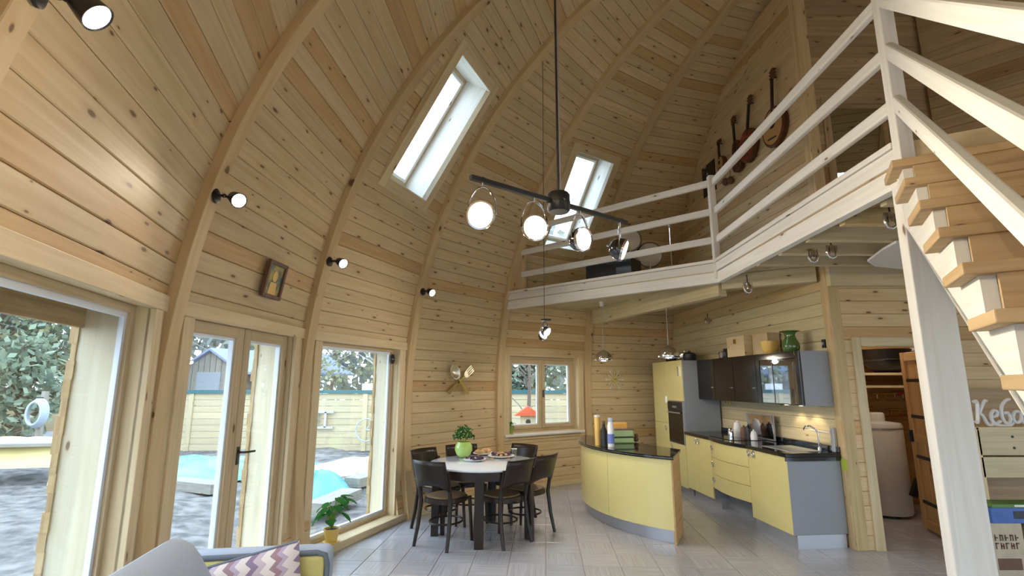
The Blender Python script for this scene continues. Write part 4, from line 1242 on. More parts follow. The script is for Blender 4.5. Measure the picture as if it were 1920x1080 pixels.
# ------------------------------------------------------------------ dining table and chairs
TC = Vector((-.31, 5.97, 0))
t = thing('dining_table', 'round dining table with white glass top and dark wooden legs', 'table', TC)
MB().lathe([(0, .725), (.605, .725), (.61, .73), (.61, .742), (.605, .746), (0, .746)], 48).build('tabletop', 'tabletop', t, smooth=True)
MB().lathe([(.53, .635), (.585, .635), (.585, .725), (.53, .725)], 48).build('apron', 'wenge', t, smooth=True)
for d_ in (188, 268, 338, 82):
    a = radians(d_); M = Matrix.Translation((.53 * cos(a), .53 * sin(a), 0)) @ Matrix.Rotation(a, 4, 'Z')
    MB().box(-.04, .04, -.045, .045, 0, .66, M).build('leg', 'wenge', t, bevel=.004)
def make_chair(loc, f, label):
    rz = atan2(-f[0], f[1])
    t = thing('dining_chair', label, 'chair', (loc[0], loc[1], 0), rz, 'dark chairs around the round table')
    for sx in (-1, 1):
        MB().tube([(sx * .205, -.25, 0), (sx * .195, -.205, .2), (sx * .185, -.18, .42), (sx * .19, -.205, .58), (sx * .195, -.245, .74)], [.016, .019, .021, .019, .015], 8, flat=1.1).build('leg', 'wenge', t, smooth=True)
        MB().tube([(sx * .185, .205, 0), (sx * .17, .18, .44)], [.015, .021], 8).build('leg', 'wenge', t, smooth=True)
    sh = [(.20 * (abs(cos(a)) ** .75) * (1 if cos(a) > 0 else -1), .21 * (abs(sin(a)) ** .75) * (1 if sin(a) > 0 else -1)) for a in [2 * pi * i / 28 for i in range(28)]]
    MB().prism(sh, .41, .455).build('seat_frame', 'wenge', t, smooth=True)
    MB().prism([(x * .92, y * .92) for x, y in sh], .455, .475).build('seat', 'seat_tan', t, bevel=.008)
    def bk(u, v):
        x = (u - .5) * .41; z = .55 + .29 * v
        if v < .35: z += .05 * (1 - (2 * u - 1) ** 2) * (1 - v / .35)
        return Vector((x, -.215 - .09 * v - .05 * (1 - (2 * u - 1) ** 2), z))
    MB().grid(bk, 10, 5).build('backrest', 'wenge', t, smooth=True, solid=.014)
    rg = [(.165 * cos(a), .005 + .185 * sin(a), .215) for a in [2 * pi * i / 24 for i in range(24)]]
    MB().tube(rg, .010, 6, closed=True).build('stretcher', 'wenge', t, smooth=True)
    return t
def ch_at(rear, f, label):
    f = Vector((f[0], f[1])).normalized(); make_chair((rear[0] + f.x * .235, rear[1] + f.y * .235), f, label)
ch_at((-.80, 5.43), (.50, .87), 'dark dining chair with its back to the sofa, closest to the tall window')
ch_at((.05, 5.53), (-.72, .69), 'dark dining chair with its back to the room, beside the table leg')
ch_at((.33, 5.88), (-.78, .62), 'dark dining chair on the island side of the table')
ch_at((-1.00, 6.32), (.8, -.6), 'dark dining chair between the table and the window post')
ch_at((-.62, 6.72), (.35, -.94), 'dark dining chair behind the green plant pot')
ch_at((.12, 6.76), (-.62, -.78), 'dark dining chair against the kitchen window wall')
# things on the table
TT = .747
p = at_z(869, 857, TT)
t = thing('potted_plant', 'leafy herb in a glossy lime green pot on the dining table', 'plant', p)
MB().lathe([(0, 0), (.055, 0), (.085, .035), (.105, .085), (.10, .13), (.08, .165), (.075, .175), (.068, .17), (.085, .12), (0, .11)], 28).build('pot', 'lime', t, smooth=True)
MB().lathe([(0, .15), (.074, .15), (0, .152)], 18).build('soil', 'soil', t)
lf = MB()
for i in range(260):
    th, ph = random.uniform(0, 2 * pi), math.acos(random.uniform(-.35, 1)); rr = random.uniform(.55, 1)
    c = Vector((.125 * rr * sin(ph) * cos(th), .125 * rr * sin(ph) * sin(th), .245 + .12 * rr * cos(ph)))
    n = (c - Vector((0, 0, .2))).normalized(); s_ = n.cross(Vector((random.random(), random.random(), random.random()))).normalized(); u_ = n.cross(s_)
    n2 = (s_ + n * .6).normalized() * .026; w_ = u_ * .014
    lf.quad(c, c + n2 * .5 + w_, c + n2, c + n2 * .5 - w_)
tag(lf.build('foliage', 'leaf_plant', t, recalc=False), kind='stuff')
for i in range(7):
    a = i * .9; MB().tube([(.02 * cos(a), .02 * sin(a), .15), (.06 * cos(a), .06 * sin(a), .28)], .003, 5).build('stem', 'pot_green', t)
def platter(px, py, name, label, r_, rz, lab2, mats, n, sz):
    p = at_z(px, py, TT)
    t = thing(name, label, 'plate', p)
    MB().lathe([(0, .004), (r_ * .6, .004), (r_, .018), (r_ * .99, .022), (r_ * .6, .009), (0, .009)], 28).build('dish', 'plate', t, smooth=True)
    MB().lathe([(r_ * .4, 0), (r_ * .55, 0), (r_ * .55, .006), (r_ * .4, .006)], 24).build('foot', 'plate', t)
    for i in range(n):
        a = random.uniform(0, 2 * pi); q = r_ * .75 * math.sqrt(random.random()); s_ = sz * random.uniform(.7, 1.2); zz = .012 + s_ * .75 + (0.03 * random.random() * (1 - q / r_))
        nm, mt = mats[i % len(mats)]
        o = MB().ball((0, 0, 0), s_, s_ * random.uniform(.7, 1.2), s_ * .75, n=8, m=5).build(nm, mt, None, smooth=True)
        o.location = (p.x + q * cos(a), p.y + q * sin(a), p.z + zz); o.rotation_euler = (0, 0, a)
        tag(o, lab2[nm], nm.replace('_', ' '), group=nm.replace('_', ' ') + ' pieces on the ' + name.replace('_', ' '))
platter(890, 864, 'grape_plate', 'white plate of dark grapes beside the lime pot', .13, 0, {'grape': 'dark grape on the white plate beside the lime pot'}, [('grape', 'grape')], 26, .016)
platter(908, 852, 'pastry_plate', 'white plate of pastries in the middle of the dining table', .14, 0, {'pastry': 'brown pastry on the plate in the table middle'}, [('pastry', 'pastry')], 16, .028)
platter(940, 857, 'fruit_dish', 'dish of grapes and cookies at the island end of the table', .16, 0, {'grape': 'dark grape in the mixed dish at the island end', 'cookie': 'tan cookie in the mixed dish at the island end'}, [('grape', 'grape'), ('cookie', 'pastry')], 36, .022)
p = at_z(964, 858, TT); t = thing('water_glass', 'clear tumbler at the island end of the dining table', 'glass', p)
MB().lathe([(0, 0), (.032, 0), (.036, .10), (.034, .10), (.030, .008), (0, .008)], 18).build('body', 'pane', t, smooth=True); MB().lathe([(.033, .098), (.037, .1), (.036, .104), (.033, .104)], 18).build('rim', 'white_gloss', t)
# ------------------------------------------------------------------ wall decor on the dome bays
def on_panel(k, px, py, r=6.03):
    M, e, tt = panel_frame(k, r)
    p = at_plane(px, py, M.translation, e); q = p - M.translation
    return q.dot(tt), p.z
def pthing(k, x, z, name, label, cat, r=6.05):
    """empty on bay k at tangent offset x, height z; local x = tangent, y = inward, z = up"""
    M, e, tt = panel_frame(k, r); p = M @ Vector((x, z, 0))
    return thing(name, label, cat, p, atan2(-tt.y, -tt.x) + pi)
# note: local frame of pthing has x = tt, y = rot90(tt) which points outward or inward; find the sign
def psign(k):
    M, e, tt = panel_frame(k, 6.0); y = Vector((-tt.y, tt.x, 0)); return 1 if y.dot(-e) > 0 else -1
# icon picture over the garden door
x, z = .09, 2.43
s_ = psign(1); t = pthing(1, x, z, 'icon_picture', 'small framed religious picture on planks above the double door', 'picture', prof(2.43, .07) * cos(HALF) - .03)
T = Matrix.Rotation(radians(-10) * s_, 4, 'X')
F_ = frame((0, 0, 0), (1, 0, 0), (0, 0, 1), (0, s_, 0))
rect_ring(MB(), -.14, .14, -.15, .15, .03, 0, .03, T @ F_).build('frame', 'picture_brown', t, bevel=.004)
MB().box(-.115, .115, -.125, .125, .004, .012, T @ F_).build('painting', 'icon_paint', t)
ic_ = MB(); ic_.prism([(.035 * cos(2 * pi * i / 16), .03 + .045 * sin(2 * pi * i / 16)) for i in range(16)], .012, .015, T @ F_); ic_.prism([(-.06, -.12), (.06, -.12), (.045, -.02), (-.045, -.02)], .012, .014, T @ F_)
ic_.build('figure', 'bowl_yellow', t)
# crossed spoon and fork
s_ = psign(3)
def cutlery(kind, px0, py0, px1, py1, lab, dz):
    x0, z0_ = on_panel(3, px0, py0); x1, z1_ = on_panel(3, px1, py1)   # head, handle end
    t = pthing(3, x1, z1_, 'giant_' + kind, lab, kind, 6.03)
    d = Vector((x0 - x1, z0_ - z1_, 0)); L = d.length; d.normalize(); nrm = Vector((-d.y, d.x, 0))
    F_ = frame((0, dz * s_, 0), (d.x, 0, d.y), (nrm.x, 0, nrm.y), (0, s_, 0))
    MB().prism([(0, -.022), (.02, -.03), (.1, -.026), (L * .62, -.013), (L * .66, -.012), (L * .66, .012), (L * .62, .013), (.1, .026), (.02, .03), (0, .022)], .0, .016, F_).build('handle', 'brass', t, bevel=.006)
    if kind == 'spoon':
        def bowl(u, v):
            a = 2 * pi * u; return F_ @ Vector((L * .84 + .115 * v * cos(a), .085 * v * sin(a), .004 + .028 * v * v))
        MB().grid(bowl, 24, 6).build('bowl', 'silver', t, smooth=True, solid=.004)
    else:
        MB().prism([(L * .64, -.012), (L * .70, -.05), (L * .78, -.055), (L * .78, .055), (L * .70, .05), (L * .64, .012)], .0, .014, F_).build('fork_palm', 'silver', t, bevel=.004)
        for y in (-.047, -.016, .016, .047): MB().box(L * .78, L * 1.0, y - .009, y + .009, 0, .012, F_).build('tine', 'silver', t, bevel=.003)
cutlery('fork', 884, 690, 838, 737, 'giant silver fork crossed behind the spoon on the plank wall', .015)
cutlery('spoon', 842, 690, 873, 738, 'giant silver spoon crossed over the fork on the plank wall', .045)
# sunburst clock
s_ = psign(5); x, z = on_panel(5, 1152, 712)
t = pthing(5, x, z, 'sunburst_clock', 'sunburst wall clock made of spoons and forks', 'clock', 6.04)
F_ = frame((0, .012 * s_, 0), (1, 0, 0), (0, 0, 1), (0, s_, 0))
MB().lathe([(0, 0), (.055, 0), (.05, .02), (0, .024)], 20, F_).build('dial', 'brass', t, smooth=True)
for i in range(12):
    a = 2 * pi * i / 12; R_ = F_ @ Matrix.Rotation(a, 4, 'Z')
    ry = MB().box(.05, .15, -.007, .007, 0, .010, R_).build('ray', 'silver', t)
    MB().ball((.165, 0, .004), .026, .014, .005, n=10, m=6, M=R_).build('ray_tip', 'picture_cream' if i % 2 else 'plate', ry, smooth=True)
for a, l_ in ((.6, .045), (2.2, .035)): MB().box(0, l_, -.003, .003, .022, .026, F_ @ Matrix.Rotation(a, 4, 'Z')).build('hand', 'black', t)
# black oval badge on the tall window
s_ = psign(2); t = pthing(2, .655, 1.90, 'window_badge', 'small black oval badge on the tall window glass', 'badge', 6.045)
F_ = frame((0, -.045 * s_, 0), (1, 0, 0), (0, 0, 1), (0, s_, 0))
MB().prism([(.04 * cos(2 * pi * i / 20), .06 * sin(2 * pi * i / 20)) for i in range(20)], 0, .012, F_).build('plate', 'black', t)
MB().box(-.02, .02, -.008, .008, .012, .015, F_).build('emblem', 'alu', t)
# baseboards
for k in (3, 4, 5):
    M, e, tt = panel_frame(k, 5.93)
    tag(MB().box(-.86, .86, 0, .075, 0, .025, M).build('baseboard_%d' % k, 'pine_trim', None, bevel=.004), {3: 'pine baseboard under the cutlery wall', 4: 'pine baseboard under the kitchen window', 5: 'pine baseboard under the sunburst clock'}[k], 'baseboard', kind='structure')

# plants on sills
def leafy_plant(p, label, pot_mat, r_, h_, leaves, lsize, spread, height, name='potted_plant'):
    t = thing(name, label, 'plant', p)
    MB().lathe([(0, 0), (r_ * .72, 0), (r_ * .95, h_ * .85), (r_ * 1.05, h_ * .86), (r_ * 1.06, h_), (r_ * .96, h_), (r_ * .9, h_ * .86), (0, h_ * .85)], 24).build('pot', pot_mat, t, smooth=True)
    MB().lathe([(0, h_ * .86), (r_ * .9, h_ * .87), (0, h_ * .88)], 16).build('soil', 'soil', t)
    MB().lathe([(0, -.0), (r_ * 1.05, .0), (r_ * 1.1, .012), (r_ * .7, .012)], 24).build('saucer', pot_mat, t)
    for i in range(leaves):
        a = i * 2.4 + random.random() * .5; q = spread * (.35 + .65 * random.random()); hh = h_ + height * (.25 + .75 * random.random())
        tip = Vector((q * cos(a), q * sin(a), hh))
        stm = MB().tube([(0, 0, h_ * .85), (tip.x * .4, tip.y * .4, h_ + (hh - h_) * .7), tip], .0035, 5).build('stem', 'pot_green', t)
        d = Vector((cos(a), sin(a), random.uniform(-.7, .25))).normalized(); sd = d.cross(Vector((0, 0, 1))).normalized(); nn = sd.cross(d)
        m = MB(); ls = lsize * random.uniform(.75, 1.2)
        def lfn(u, v): 
            w_ = sin(pi * min(1, u * .93 + .05)) ** .8 * ls * .42
            return tip + d * (ls * u) + sd * (w_ * (v - .5) * 2) + nn * (-ls * .35 * u * u + abs(v - .5) * ls * .18)
        m.grid(lfn, 6, 4).build('leaf', 'leaf_plant', t, smooth=True, recalc=False)
    return t
M2, e2, tt2 = panel_frame(2, 6.045)
xs, _ = on_panel(2, 622, 1018, 5.98)
pp = M2 @ Vector((xs, .076, .055))
leafy_plant(pp, 'broad-leaved plant in a yellow pot on the low window sill', 'pot_yellow', .075, .13, 22, .105, .12, .30)
M4, e4, tt4 = panel_frame(4, 6.05)
leafy_plant(M4 @ Vector((-.67, .826, -.03)), 'small dark plant in a green pot on the kitchen window sill', 'pot_green', .05, .10, 9, .05, .04, .09)

# ------------------------------------------------------------------ instruments on the loft wall
def wxy(px, py, y=.03):
    p = at_plane(px, py, KO + KN * y, KN); q = p - KO
    return q.dot(KW), p.z
def instrument(name, label, head, bottom, face, bw, kind='round', body='brown_inst'):
    (xh, zh), (xb, zb) = wxy(*head), wxy(*bottom)
    t = kthing(name, label, 'instrument', xb, .01, zb, 'string instruments on the loft wall')
    d = Vector((xh - xb, zh - zb)); L = d.length; d.normalize()
    F_ = frame((0, .0, 0), (d.x, 0, d.y), (d.y, 0, -d.x), (0, 1, 0))
    bl = bw * 1.12; N = 32
    if kind == 'round':
        sh = [(bl / 2 + bl / 2 * cos(2 * pi * i / N), bw / 2 * sin(2 * pi * i / N)) for i in range(N)]
    else:
        sh = []
        for i in range(N):
            a = 2 * pi * i / N; r_ = 1 + .28 * cos(2 * a); sh.append((bl * .62 + bl * .62 * cos(a), bw / 2 * sin(a) * (r_ / 1.05) * (1.0 if cos(a) < 0 else .78)))
    bd = MB().prism(sh, .0, .07, F_).build('body', body, t, bevel=.012)
    MB().prism([(bl * .5 + (x - bl * .5) * .86, y * .86) for x, y in sh], .07, .075, F_).build('soundboard', face, bd)
    cxs = bl * (.58 if kind == 'round' else .72)
    MB().prism([(cxs + bw * .14 * cos(2 * pi * i / 18), bw * .14 * sin(2 * pi * i / 18)) for i in range(18)], .075, .078, F_).build('soundhole', 'black', bd)
    MB().box(bl * .2, bl * .23, -bw * .18, bw * .18, .075, .085, F_).build('bridge', 'black', bd)
    nk = MB().box(bl * .8, L * .86, -.02, .02, .055, .08, F_).build('neck', 'black', t, bevel=.004)
    MB().prism([(L * .85, -.022), (L * .88, -.035), (L * .98, -.04), (L, -.02), (L, .02), (L * .98, .04), (L * .88, .035), (L * .85, .022)], .045, .065, F_).build('headstock', body, t, bevel=.004)
    for i in range(3):
        for sy in (-1, 1): MB().ball((L * (.885 + .04 * i), sy * .055, .055), .012, .018, .010, n=8, m=5, M=F_).build('tuning_peg', 'dark_chrome', t, smooth=True)
    MB().tube([F_ @ Vector((L * .88, 0, .05)), F_ @ Vector((L * .88, 0, 0))], .008, 6).build('wall_hook', 'black', t)
instrument('domra', 'largest round-bodied string instrument with tan face', (1453, 128), (1456, 276), 'spruce_top', .46)
instrument('domra', 'round-bodied string instrument with red face', (1411, 178), (1404, 306), 'red_wood', .42)
instrument('guitar', 'dark brown guitar between the red-faced instrument and the small mandolin', (1379, 218), (1388, 322), 'brown_inst', .34, 'guitar')
instrument('mandolin', 'small light brown mandolin next to the black poster', (1352, 262), (1356, 322), 'spruce_top', .22)
(xa, za), (xb, zb) = wxy(1337, 303), wxy(1318, 372)
t = kthing('black_poster', 'black patterned poster at the far end of the instrument wall', 'poster', xa, .004, zb)
MB().box(0, xb - xa, 0, .012, 0, za - zb + .05).build('board', 'black', t)
for i in range(7): MB().box(.05 + random.random() * (xb - xa - .12), .09 + random.random() * (xb - xa - .12), .012, .014, .05 + .07 * i, .09 + .07 * i).build('print', 'alu', t)
for px, py in ((1372, 332), (1362, 335)):
    x_, z_ = wxy(px, py); t = kthing('maraca', 'small dark maraca hanging under the guitars' if px > 1365 else 'tiny dark maraca beside the mandolin', 'maraca', x_, .05, z_)
    MB().ball((0, 0, -.05), .05, .05, .06).build('head', 'picture_brown', t, smooth=True); MB().tube([(0, 0, 0), (0, 0, .14)], .01, 6).build('handle', 'kraft', t)
# things standing on the loft
LZ_ = 3.026
p = at_z(1150, 512, LZ_ + .12)
t = thing('amplifier', 'long black amplifier lying on the loft floor', 'amplifier', (p.x, p.y, LZ_), radians(-38))
MB().box(-.36, .36, -.15, .15, .02, .27).build('cabinet', 'black', t, bevel=.012); MB().box(.12, .345, -.156, -.15, .05, .24).build('grille', 'dark_chrome', t)
for x in (-.3, .3): MB().box(x - .03, x + .03, -.1, .1, 0, .02).build('foot', 'black', t)
MB().tube([(.30, -.02, .27), (.30, -.02, .31), (.18, -.02, .31), (.18, -.02, .27)], .01, 6).build('handle', 'alu', t)
def drum(px, py, h, r_, label, depth=.16, dy=.7):
    p = at_z(px, py, LZ_ + h); t = thing('drum_on_stand', label, 'drum', (p.x, p.y, LZ_), 0)
    v = Vector((-p.x, -p.y, -.9)).normalized(); Mh = zframe((0, 0, h), v)
    MB().lathe([(0, -depth), (r_ * .95, -depth), (r_, -depth + .01), (r_, -.005), (r_ * .97, 0)], 28, Mh).build('shell', 'black', t, smooth=True)
    MB().lathe([(0, .0), (r_ * .94, .0), (r_ * .94, .004), (0, .006)], 28, Mh).build('head', 'drum_skin', t, smooth=True)
    MB().lathe([(r_ * .94, -.02), (r_ * 1.04, -.02), (r_ * 1.04, .012), (r_ * .94, .012)], 28, Mh).build('hoop', 'dark_chrome', t, smooth=True)
    MB().tube([(0, 0, h - r_ * .6), (0, 0, .18)], .012, 8).build('stand_pole', 'chrome', t)
    for i in range(3):
        a = 2 * pi * i / 3 + .4; MB().tube([(0, 0, .22), (.2 * cos(a), .2 * sin(a), 0)], .009, 6).build('stand_leg', 'chrome', t)
drum(1180, 450, .66, .17, 'pale drum with black shell behind the loft railing, taller stand')
drum(1218, 478, .48, .19, 'wide pale drum on a low chrome stand on the loft')
p = at_z(1258, 470, LZ_ + .5); t = thing('microphone_stand', 'thin chrome microphone stand on the loft', 'stand', (p.x, p.y, LZ_))
MB().tube([(0, 0, .03), (0, 0, .85)], .008, 8).build('pole', 'chrome', t); MB().lathe([(0, 0), (.12, 0), (.11, .03), (0, .035)], 20).build('base', 'alu', t); MB().ball((0, 0, .88), .02, .02, .035).build('microphone', 'alu', t, smooth=True)

# ------------------------------------------------------------------ sofa and cushion
SO = Vector((-1.22, 1.70, 0)); sr = radians(9)
so = thing('sofa', 'grey fabric sofa with olive inner panels, back against the garden windows', 'sofa', SO, sr)
# local: x = facing into the room, y = along the sofa
def rr_slab(x0, x1, y0, y1, z0, z1, mat, nm, par, bev=.06):
    o = MB().box(x0, x1, y0, y1, z0, z1).build(nm, mat, par)
    md = o.modifiers.new('bevel', 'BEVEL'); md.width = bev; md.segments = 5
    o.data.polygons.foreach_set('use_smooth', [True] * len(o.data.polygons)); return o
def backfn(u, v):
    a = 2 * pi * v; y = -.95 + 1.62 * u
    edge_ = math.sqrt(max(0.0, 1 - .82 * max(0, (abs(u - .5) * 2 - .72) / .28) ** 2.4))
    cx_ = .02; return Vector((cx_ + .11 * cos(a) * (.55 + .45 * edge_) - .06 * max(0, sin(a)), y, .66 + (.345 * edge_) * sin(a) * (1 if sin(a) > 0 else 1.0)))
bk_ = MB().grid(backfn, 30, 20)
for u in (0, 1):
    b = len(bk_.v); bk_.v += [backfn(u, i / 20) for i in range(20)]; bk_.face(tuple(range(b, b + 20)), [(0, 0)] * 20)
bk_.build('backrest', 'sofa_grey', so, smooth=True)
rr_slab(.05, .80, -.92, .72, .12, .30, 'sofa_grey', 'base', so, .03)
rr_slab(.12, .80, -.85, -.10, .30, .45, 'sofa_green', 'seat_cushion', so, .05)
rr_slab(.12, .80, -.09, .70, .30, .45, 'sofa_green', 'seat_cushion', so, .05)
for y0, y1 in ((.80, .90), (-1.07, -.97)):
    arm = rr_slab(-.12, .51, y0, y1, .12, .85, 'sofa_grey', 'arm', so, .035)
    s1 = -1 if y0 > 0 else 1; yy = y0 if y0 > 0 else y1
    rr_slab(-.09, .485, yy + s1 * .018, yy - s1 * .02, .16, .82, 'sofa_green', 'arm_panel', arm, .02)
    yt = yy + s1 * .006
    MB().tube([(-.1, yt, .83), (.45, yt, .833), (.485, yt, .82), (.495, yt, .785), (.495, yt, .2)], .012, 8).build('piping', 'piping', arm, smooth=True)
for x in (.0, .72):
    for y in (-.9, .72): MB().tube([(x, y, 0), (x, y, .13)], [.016, .024], 10).build('leg', 'wenge', so)
cu = thing('zigzag_cushion', 'purple and cream zigzag cushion leaning on the sofa arm', 'cushion', SO + Vector((.26 * cos(sr) - .64 * sin(sr), .26 * sin(sr) + .64 * cos(sr), .46)), sr)
def cush(sgn):
    def f(u, v):
        x, z = u - .5, v - .5; k = max(0, 1 - abs(2 * x) ** 2.4) ** .6 * max(0, 1 - abs(2 * z) ** 2.4) ** .6
        w_ = 1 - .10 * (1 - abs(2 * z)) * 0 
        return Vector((x * .44 * (1 - .05 * (1 - (2 * z) ** 2)), sgn * .075 * k + .10 * (v), .0 + .40 * v))
    return f
Rz = Matrix.Rotation(radians(-14), 4, 'Y')
cm = MB()
for sg in (-1, 1):
    f0 = cush(sg); cm.grid(lambda u, v: Rz @ f0(u, v), 18, 14)
cm.build('cover', 'zigzag', cu, smooth=True)
MB().tube([Rz @ Vector((-.215, .0, .0)), Rz @ Vector((.215, .0, .0))], .006, 6).build('seam', 'piping', cu)
MB().tube([Rz @ Vector((-.215, .1, .4)), Rz @ Vector((.215, .1, .4))], .006, 6).build('seam', 'piping', cu)

# ------------------------------------------------------------------ utility room
dr = thing('plank_door', 'open orange pine plank door with iron straps in the utility doorway', 'door', (4.44, 5.46, 0), atan2(.66, .20))
for i in range(5):
    MB().box(.14 * i + .003, .14 * i + .137, -.02, .012, .02, 1.96, grain=2).build('board', 'door_wood', dr, bevel=.003)
for x0, x1 in ((.0, .09), (.61, .70)): MB().box(x0, x1, .012, .032, .02, 1.96, grain=2).build('stile', 'door_wood', dr, bevel=.003)
for z in (.04, .95, 1.86): MB().box(.09, .61, .012, .030, z, z + .09).build('rail', 'door_wood', dr, bevel=.003)
for z in (.30, .78, 1.22, 1.62): MB().box(.02, .60, .030, .038, z, z + .035).build('strap_hinge', 'black', dr)
MB().box(.62, .66, .03, .07, .95, 1.08).build('handle', 'black', dr, bevel=.004)
p = at_z(1694, 975, 0); TK = Vector((p.x, p.y + .28, 0))
t = thing('water_tank', 'white cylindrical water tank inside the utility room', 'tank', TK)
MB().lathe([(0, .03), (.27, .03), (.285, .05), (.285, 1.08), (.27, 1.11), (.12, 1.13), (0, 1.13)], 32).build('drum', 'tank_white', t, smooth=True)
MB().lathe([(0, 1.13), (.11, 1.13), (.11, 1.22), (.09, 1.24), (0, 1.24)], 20).build('neck', 'tank_white', t, smooth=True)
MB().box(-.03, .05, -.33, -.28, .30, .52, Matrix.Rotation(radians(25), 4, 'Y')).build('thermostat', 'black', t, bevel=.006)
for a in (.5, 2.6, 4.7): MB().tube([(.2 * cos(a), .2 * sin(a), 0), (.2 * cos(a), .2 * sin(a), .04)], .02, 8).build('foot', 'black', t)
MB().lathe([(.284, 1.04), (.288, 1.04), (.288, 1.06), (.284, 1.06)], 32).build('band', 'alu', t)
t = thing('pipe_shelf', 'pine utility shelf with two boards on the back wall', 'shelf', (4.9, 7.2, 1.55))
for z in (0, .16): MB().box(-1.2, .8, -.55, .13, z, z + .03).build('board', 'pine_trim', t)
for x in (-1.1, .7): MB().bar((x, .12, -.2), (x, -.12, 0), .03, .03).build('bracket', 'alu', t)
tub_p = at_y(1650, 690, 7.08)
t = thing('black_tub', 'black round tub on the utility shelf', 'tub', (tub_p.x, 6.95, 1.742))
MB().lathe([(0, 0), (.12, 0), (.22, .06), (.275, .16), (.29, .30), (.30, .31), (.28, .31), (.2, .09), (0, .03)], 28).build('vessel', 'black', t, smooth=True)
MB().tube([(-.29, 0, .27), (-.35, 0, .29), (-.29, 0, .31)], .012, 6).build('handle', 'black', t); MB().lathe([(.275, .155), (.283, .17), (.28, .18)], 28).build('ridge', 'dark_chrome', t)
t = thing('blue_canister', 'blue canister beside the black tub on the utility shelf', 'canister', (tub_p.x + .42, 7.0, 1.742))
MB().lathe([(0, 0), (.07, 0), (.07, .26), (.03, .30), (0, .30)], 18).build('body', 'picture_blue', t, smooth=True); MB().lathe([(0, .3), (.03, .3), (.03, .34), (0, .34)], 12).build('cap', 'white', t)
pm = at_y(1640, 828, 7.2); t = thing('pressure_gauge', 'round water gauge with black pump on the utility wall', 'gauge', (pm.x, 7.20, pm.z))
MB().lathe([(0, 0), (.06, 0), (.06, .05), (.05, .055), (0, .05)], 20, frame((0, 0, 0), (1, 0, 0), (0, 0, 1), (0, -1, 0))).build('dial', 'white', t, smooth=True)
MB().lathe([(.058, .0), (.07, 0), (.07, .055), (.058, .058)], 20, frame((0, 0, 0), (1, 0, 0), (0, 0, 1), (0, -1, 0))).build('rim', 'black', t)
MB().box(-.05, .05, -.03, .10, -.20, -.06).build('pump', 'black', t, bevel=.01); MB().box(-.05, .05, -.03, .1, .06, .16).build('valve', 'black', t, bevel=.01)
MB().tube([(0, 0, .14), (.02, -.02, .26), (.15, -.04, .33), (.45, -.05, .35)], .014, 8).build('pipe', 'copper', t, smooth=True)
for i, (px, py) in enumerate(((1668, 738), (1695, 768))):
    q = at_y(px, py, 7.22); t = thing('pipe_manifold', ('upper' if i == 0 else 'lower') + ' brass pipe manifold with valves on the utility wall', 'pipe', (q.x, 7.22, q.z))
    MB().tube([(-.25, 0, 0), (.25, 0, 0)], .016, 8).build('pipe', 'brass', t, smooth=True)
    for x in (-.18, -.06, .06, .18): MB().tube([(x, 0, .0), (x, 0, -.07), (x, -.03, -.09)], .012, 6).build('outlet', 'brass', t, smooth=True)
    MB().lathe([(0, 0), (.03, 0), (.03, .015), (0, .02)], 12, frame((.12, -.02, .0), (1, 0, 0), (0, 0, 1), (0, -1, 0))).build('valve_wheel', 'red_roof', t)
light('utility_lamp', 'POINT', (4.5, 6.3, 2.5), 16, (1, .92, .80), None, .08)
t = thing('utility_ceiling_lamp', 'round ceiling lamp of the utility room', 'lamp', (4.5, 6.3, 2.6))
MB().lathe([(0, .0), (.10, .02), (.12, .06), (.12, .26), (0, .26)], 18).build('globe', 'white', t, smooth=True); MB().lathe([(0, .26), (.06, .26), (.06, .29), (0, .29)], 14).build('mount', 'white', t)

# ------------------------------------------------------------------ shelf with script sign, right of the post
SY = 4.9
def sx(px, py): 
    p = at_y(px, py, SY); return p.x, p.z
shf = thing('display_rack', 'heavy pine rack of wide boards under the stairs', 'rack', (4.5, SY, 0))
x0 = -.2; x1 = 1.9
rows = [(1.12, 1.30), (.96, 1.10)]
for z0_, z1_ in ((.955, 1.185), (.76, .94)): MB().box(x0, x1, 0, .045, z0_, z1_).build('front_board', 'pine_kitchen', shf, bevel=.004)
MB().box(x0, x1, .0, .42, 1.185, 1.205).build('shelf', 'pine_trim', shf)
for z in (.0, .42, ): MB().box(x0, x1, .05, .42, z, z + .025).build('shelf', 'pine_tread', shf)
MB().box(x0, x1, .40, .42, .0, 1.55).build('back_board', 'pine_loft', shf)
for x in (x0, x1): MB().box(x - .02, x + .02, .0, .42, 0, 1.2).build('side', 'pine_trim', shf)
for x in (.12,):
    for z in (1.02, 1.12): MB().lathe([(0, 0), (.012, 0), (.010, .006), (0, .008)], 10, frame((x, 0, z), (1, 0, 0), (0, 0, 1), (0, -1, 0))).build('screw', 'black', shf)
# letters of the script sign
bx, bz = sx(1822, 787); gx, gz = sx(1920, 742)
sg = thing('script_sign', 'white script letter sign reading Keba on the display rack', 'sign', (bx + .10, SY + .10, 1.215))
U = .215
def stroke(pts, r_=.022, x=0.0): 
    path = []
    P_ = [Vector((x + a * U, 0, b * U)) for a, b in pts]
    for i in range(len(P_) - 1):
        p0 = P_[max(0, i - 1)]; p1 = P_[i]; p2 = P_[i + 1]; p3 = P_[min(len(P_) - 1, i + 2)]
        for q in range(6):
            s = q / 6
            path.append(.5 * ((2 * p1) + (p2 - p0) * s + (2 * p0 - 5 * p1 + 4 * p2 - p3) * s * s + (3 * p1 - p0 - 3 * p2 + p3) * s ** 3))
    path.append(P_[-1]); return path
def letter(strokes, x):
    m = MB()
    for s in strokes: m.tube(stroke(s, x=x), .0185, 8, flat=.8)
    o = m.build('letter', 'white_gloss', sg, smooth=True); return o
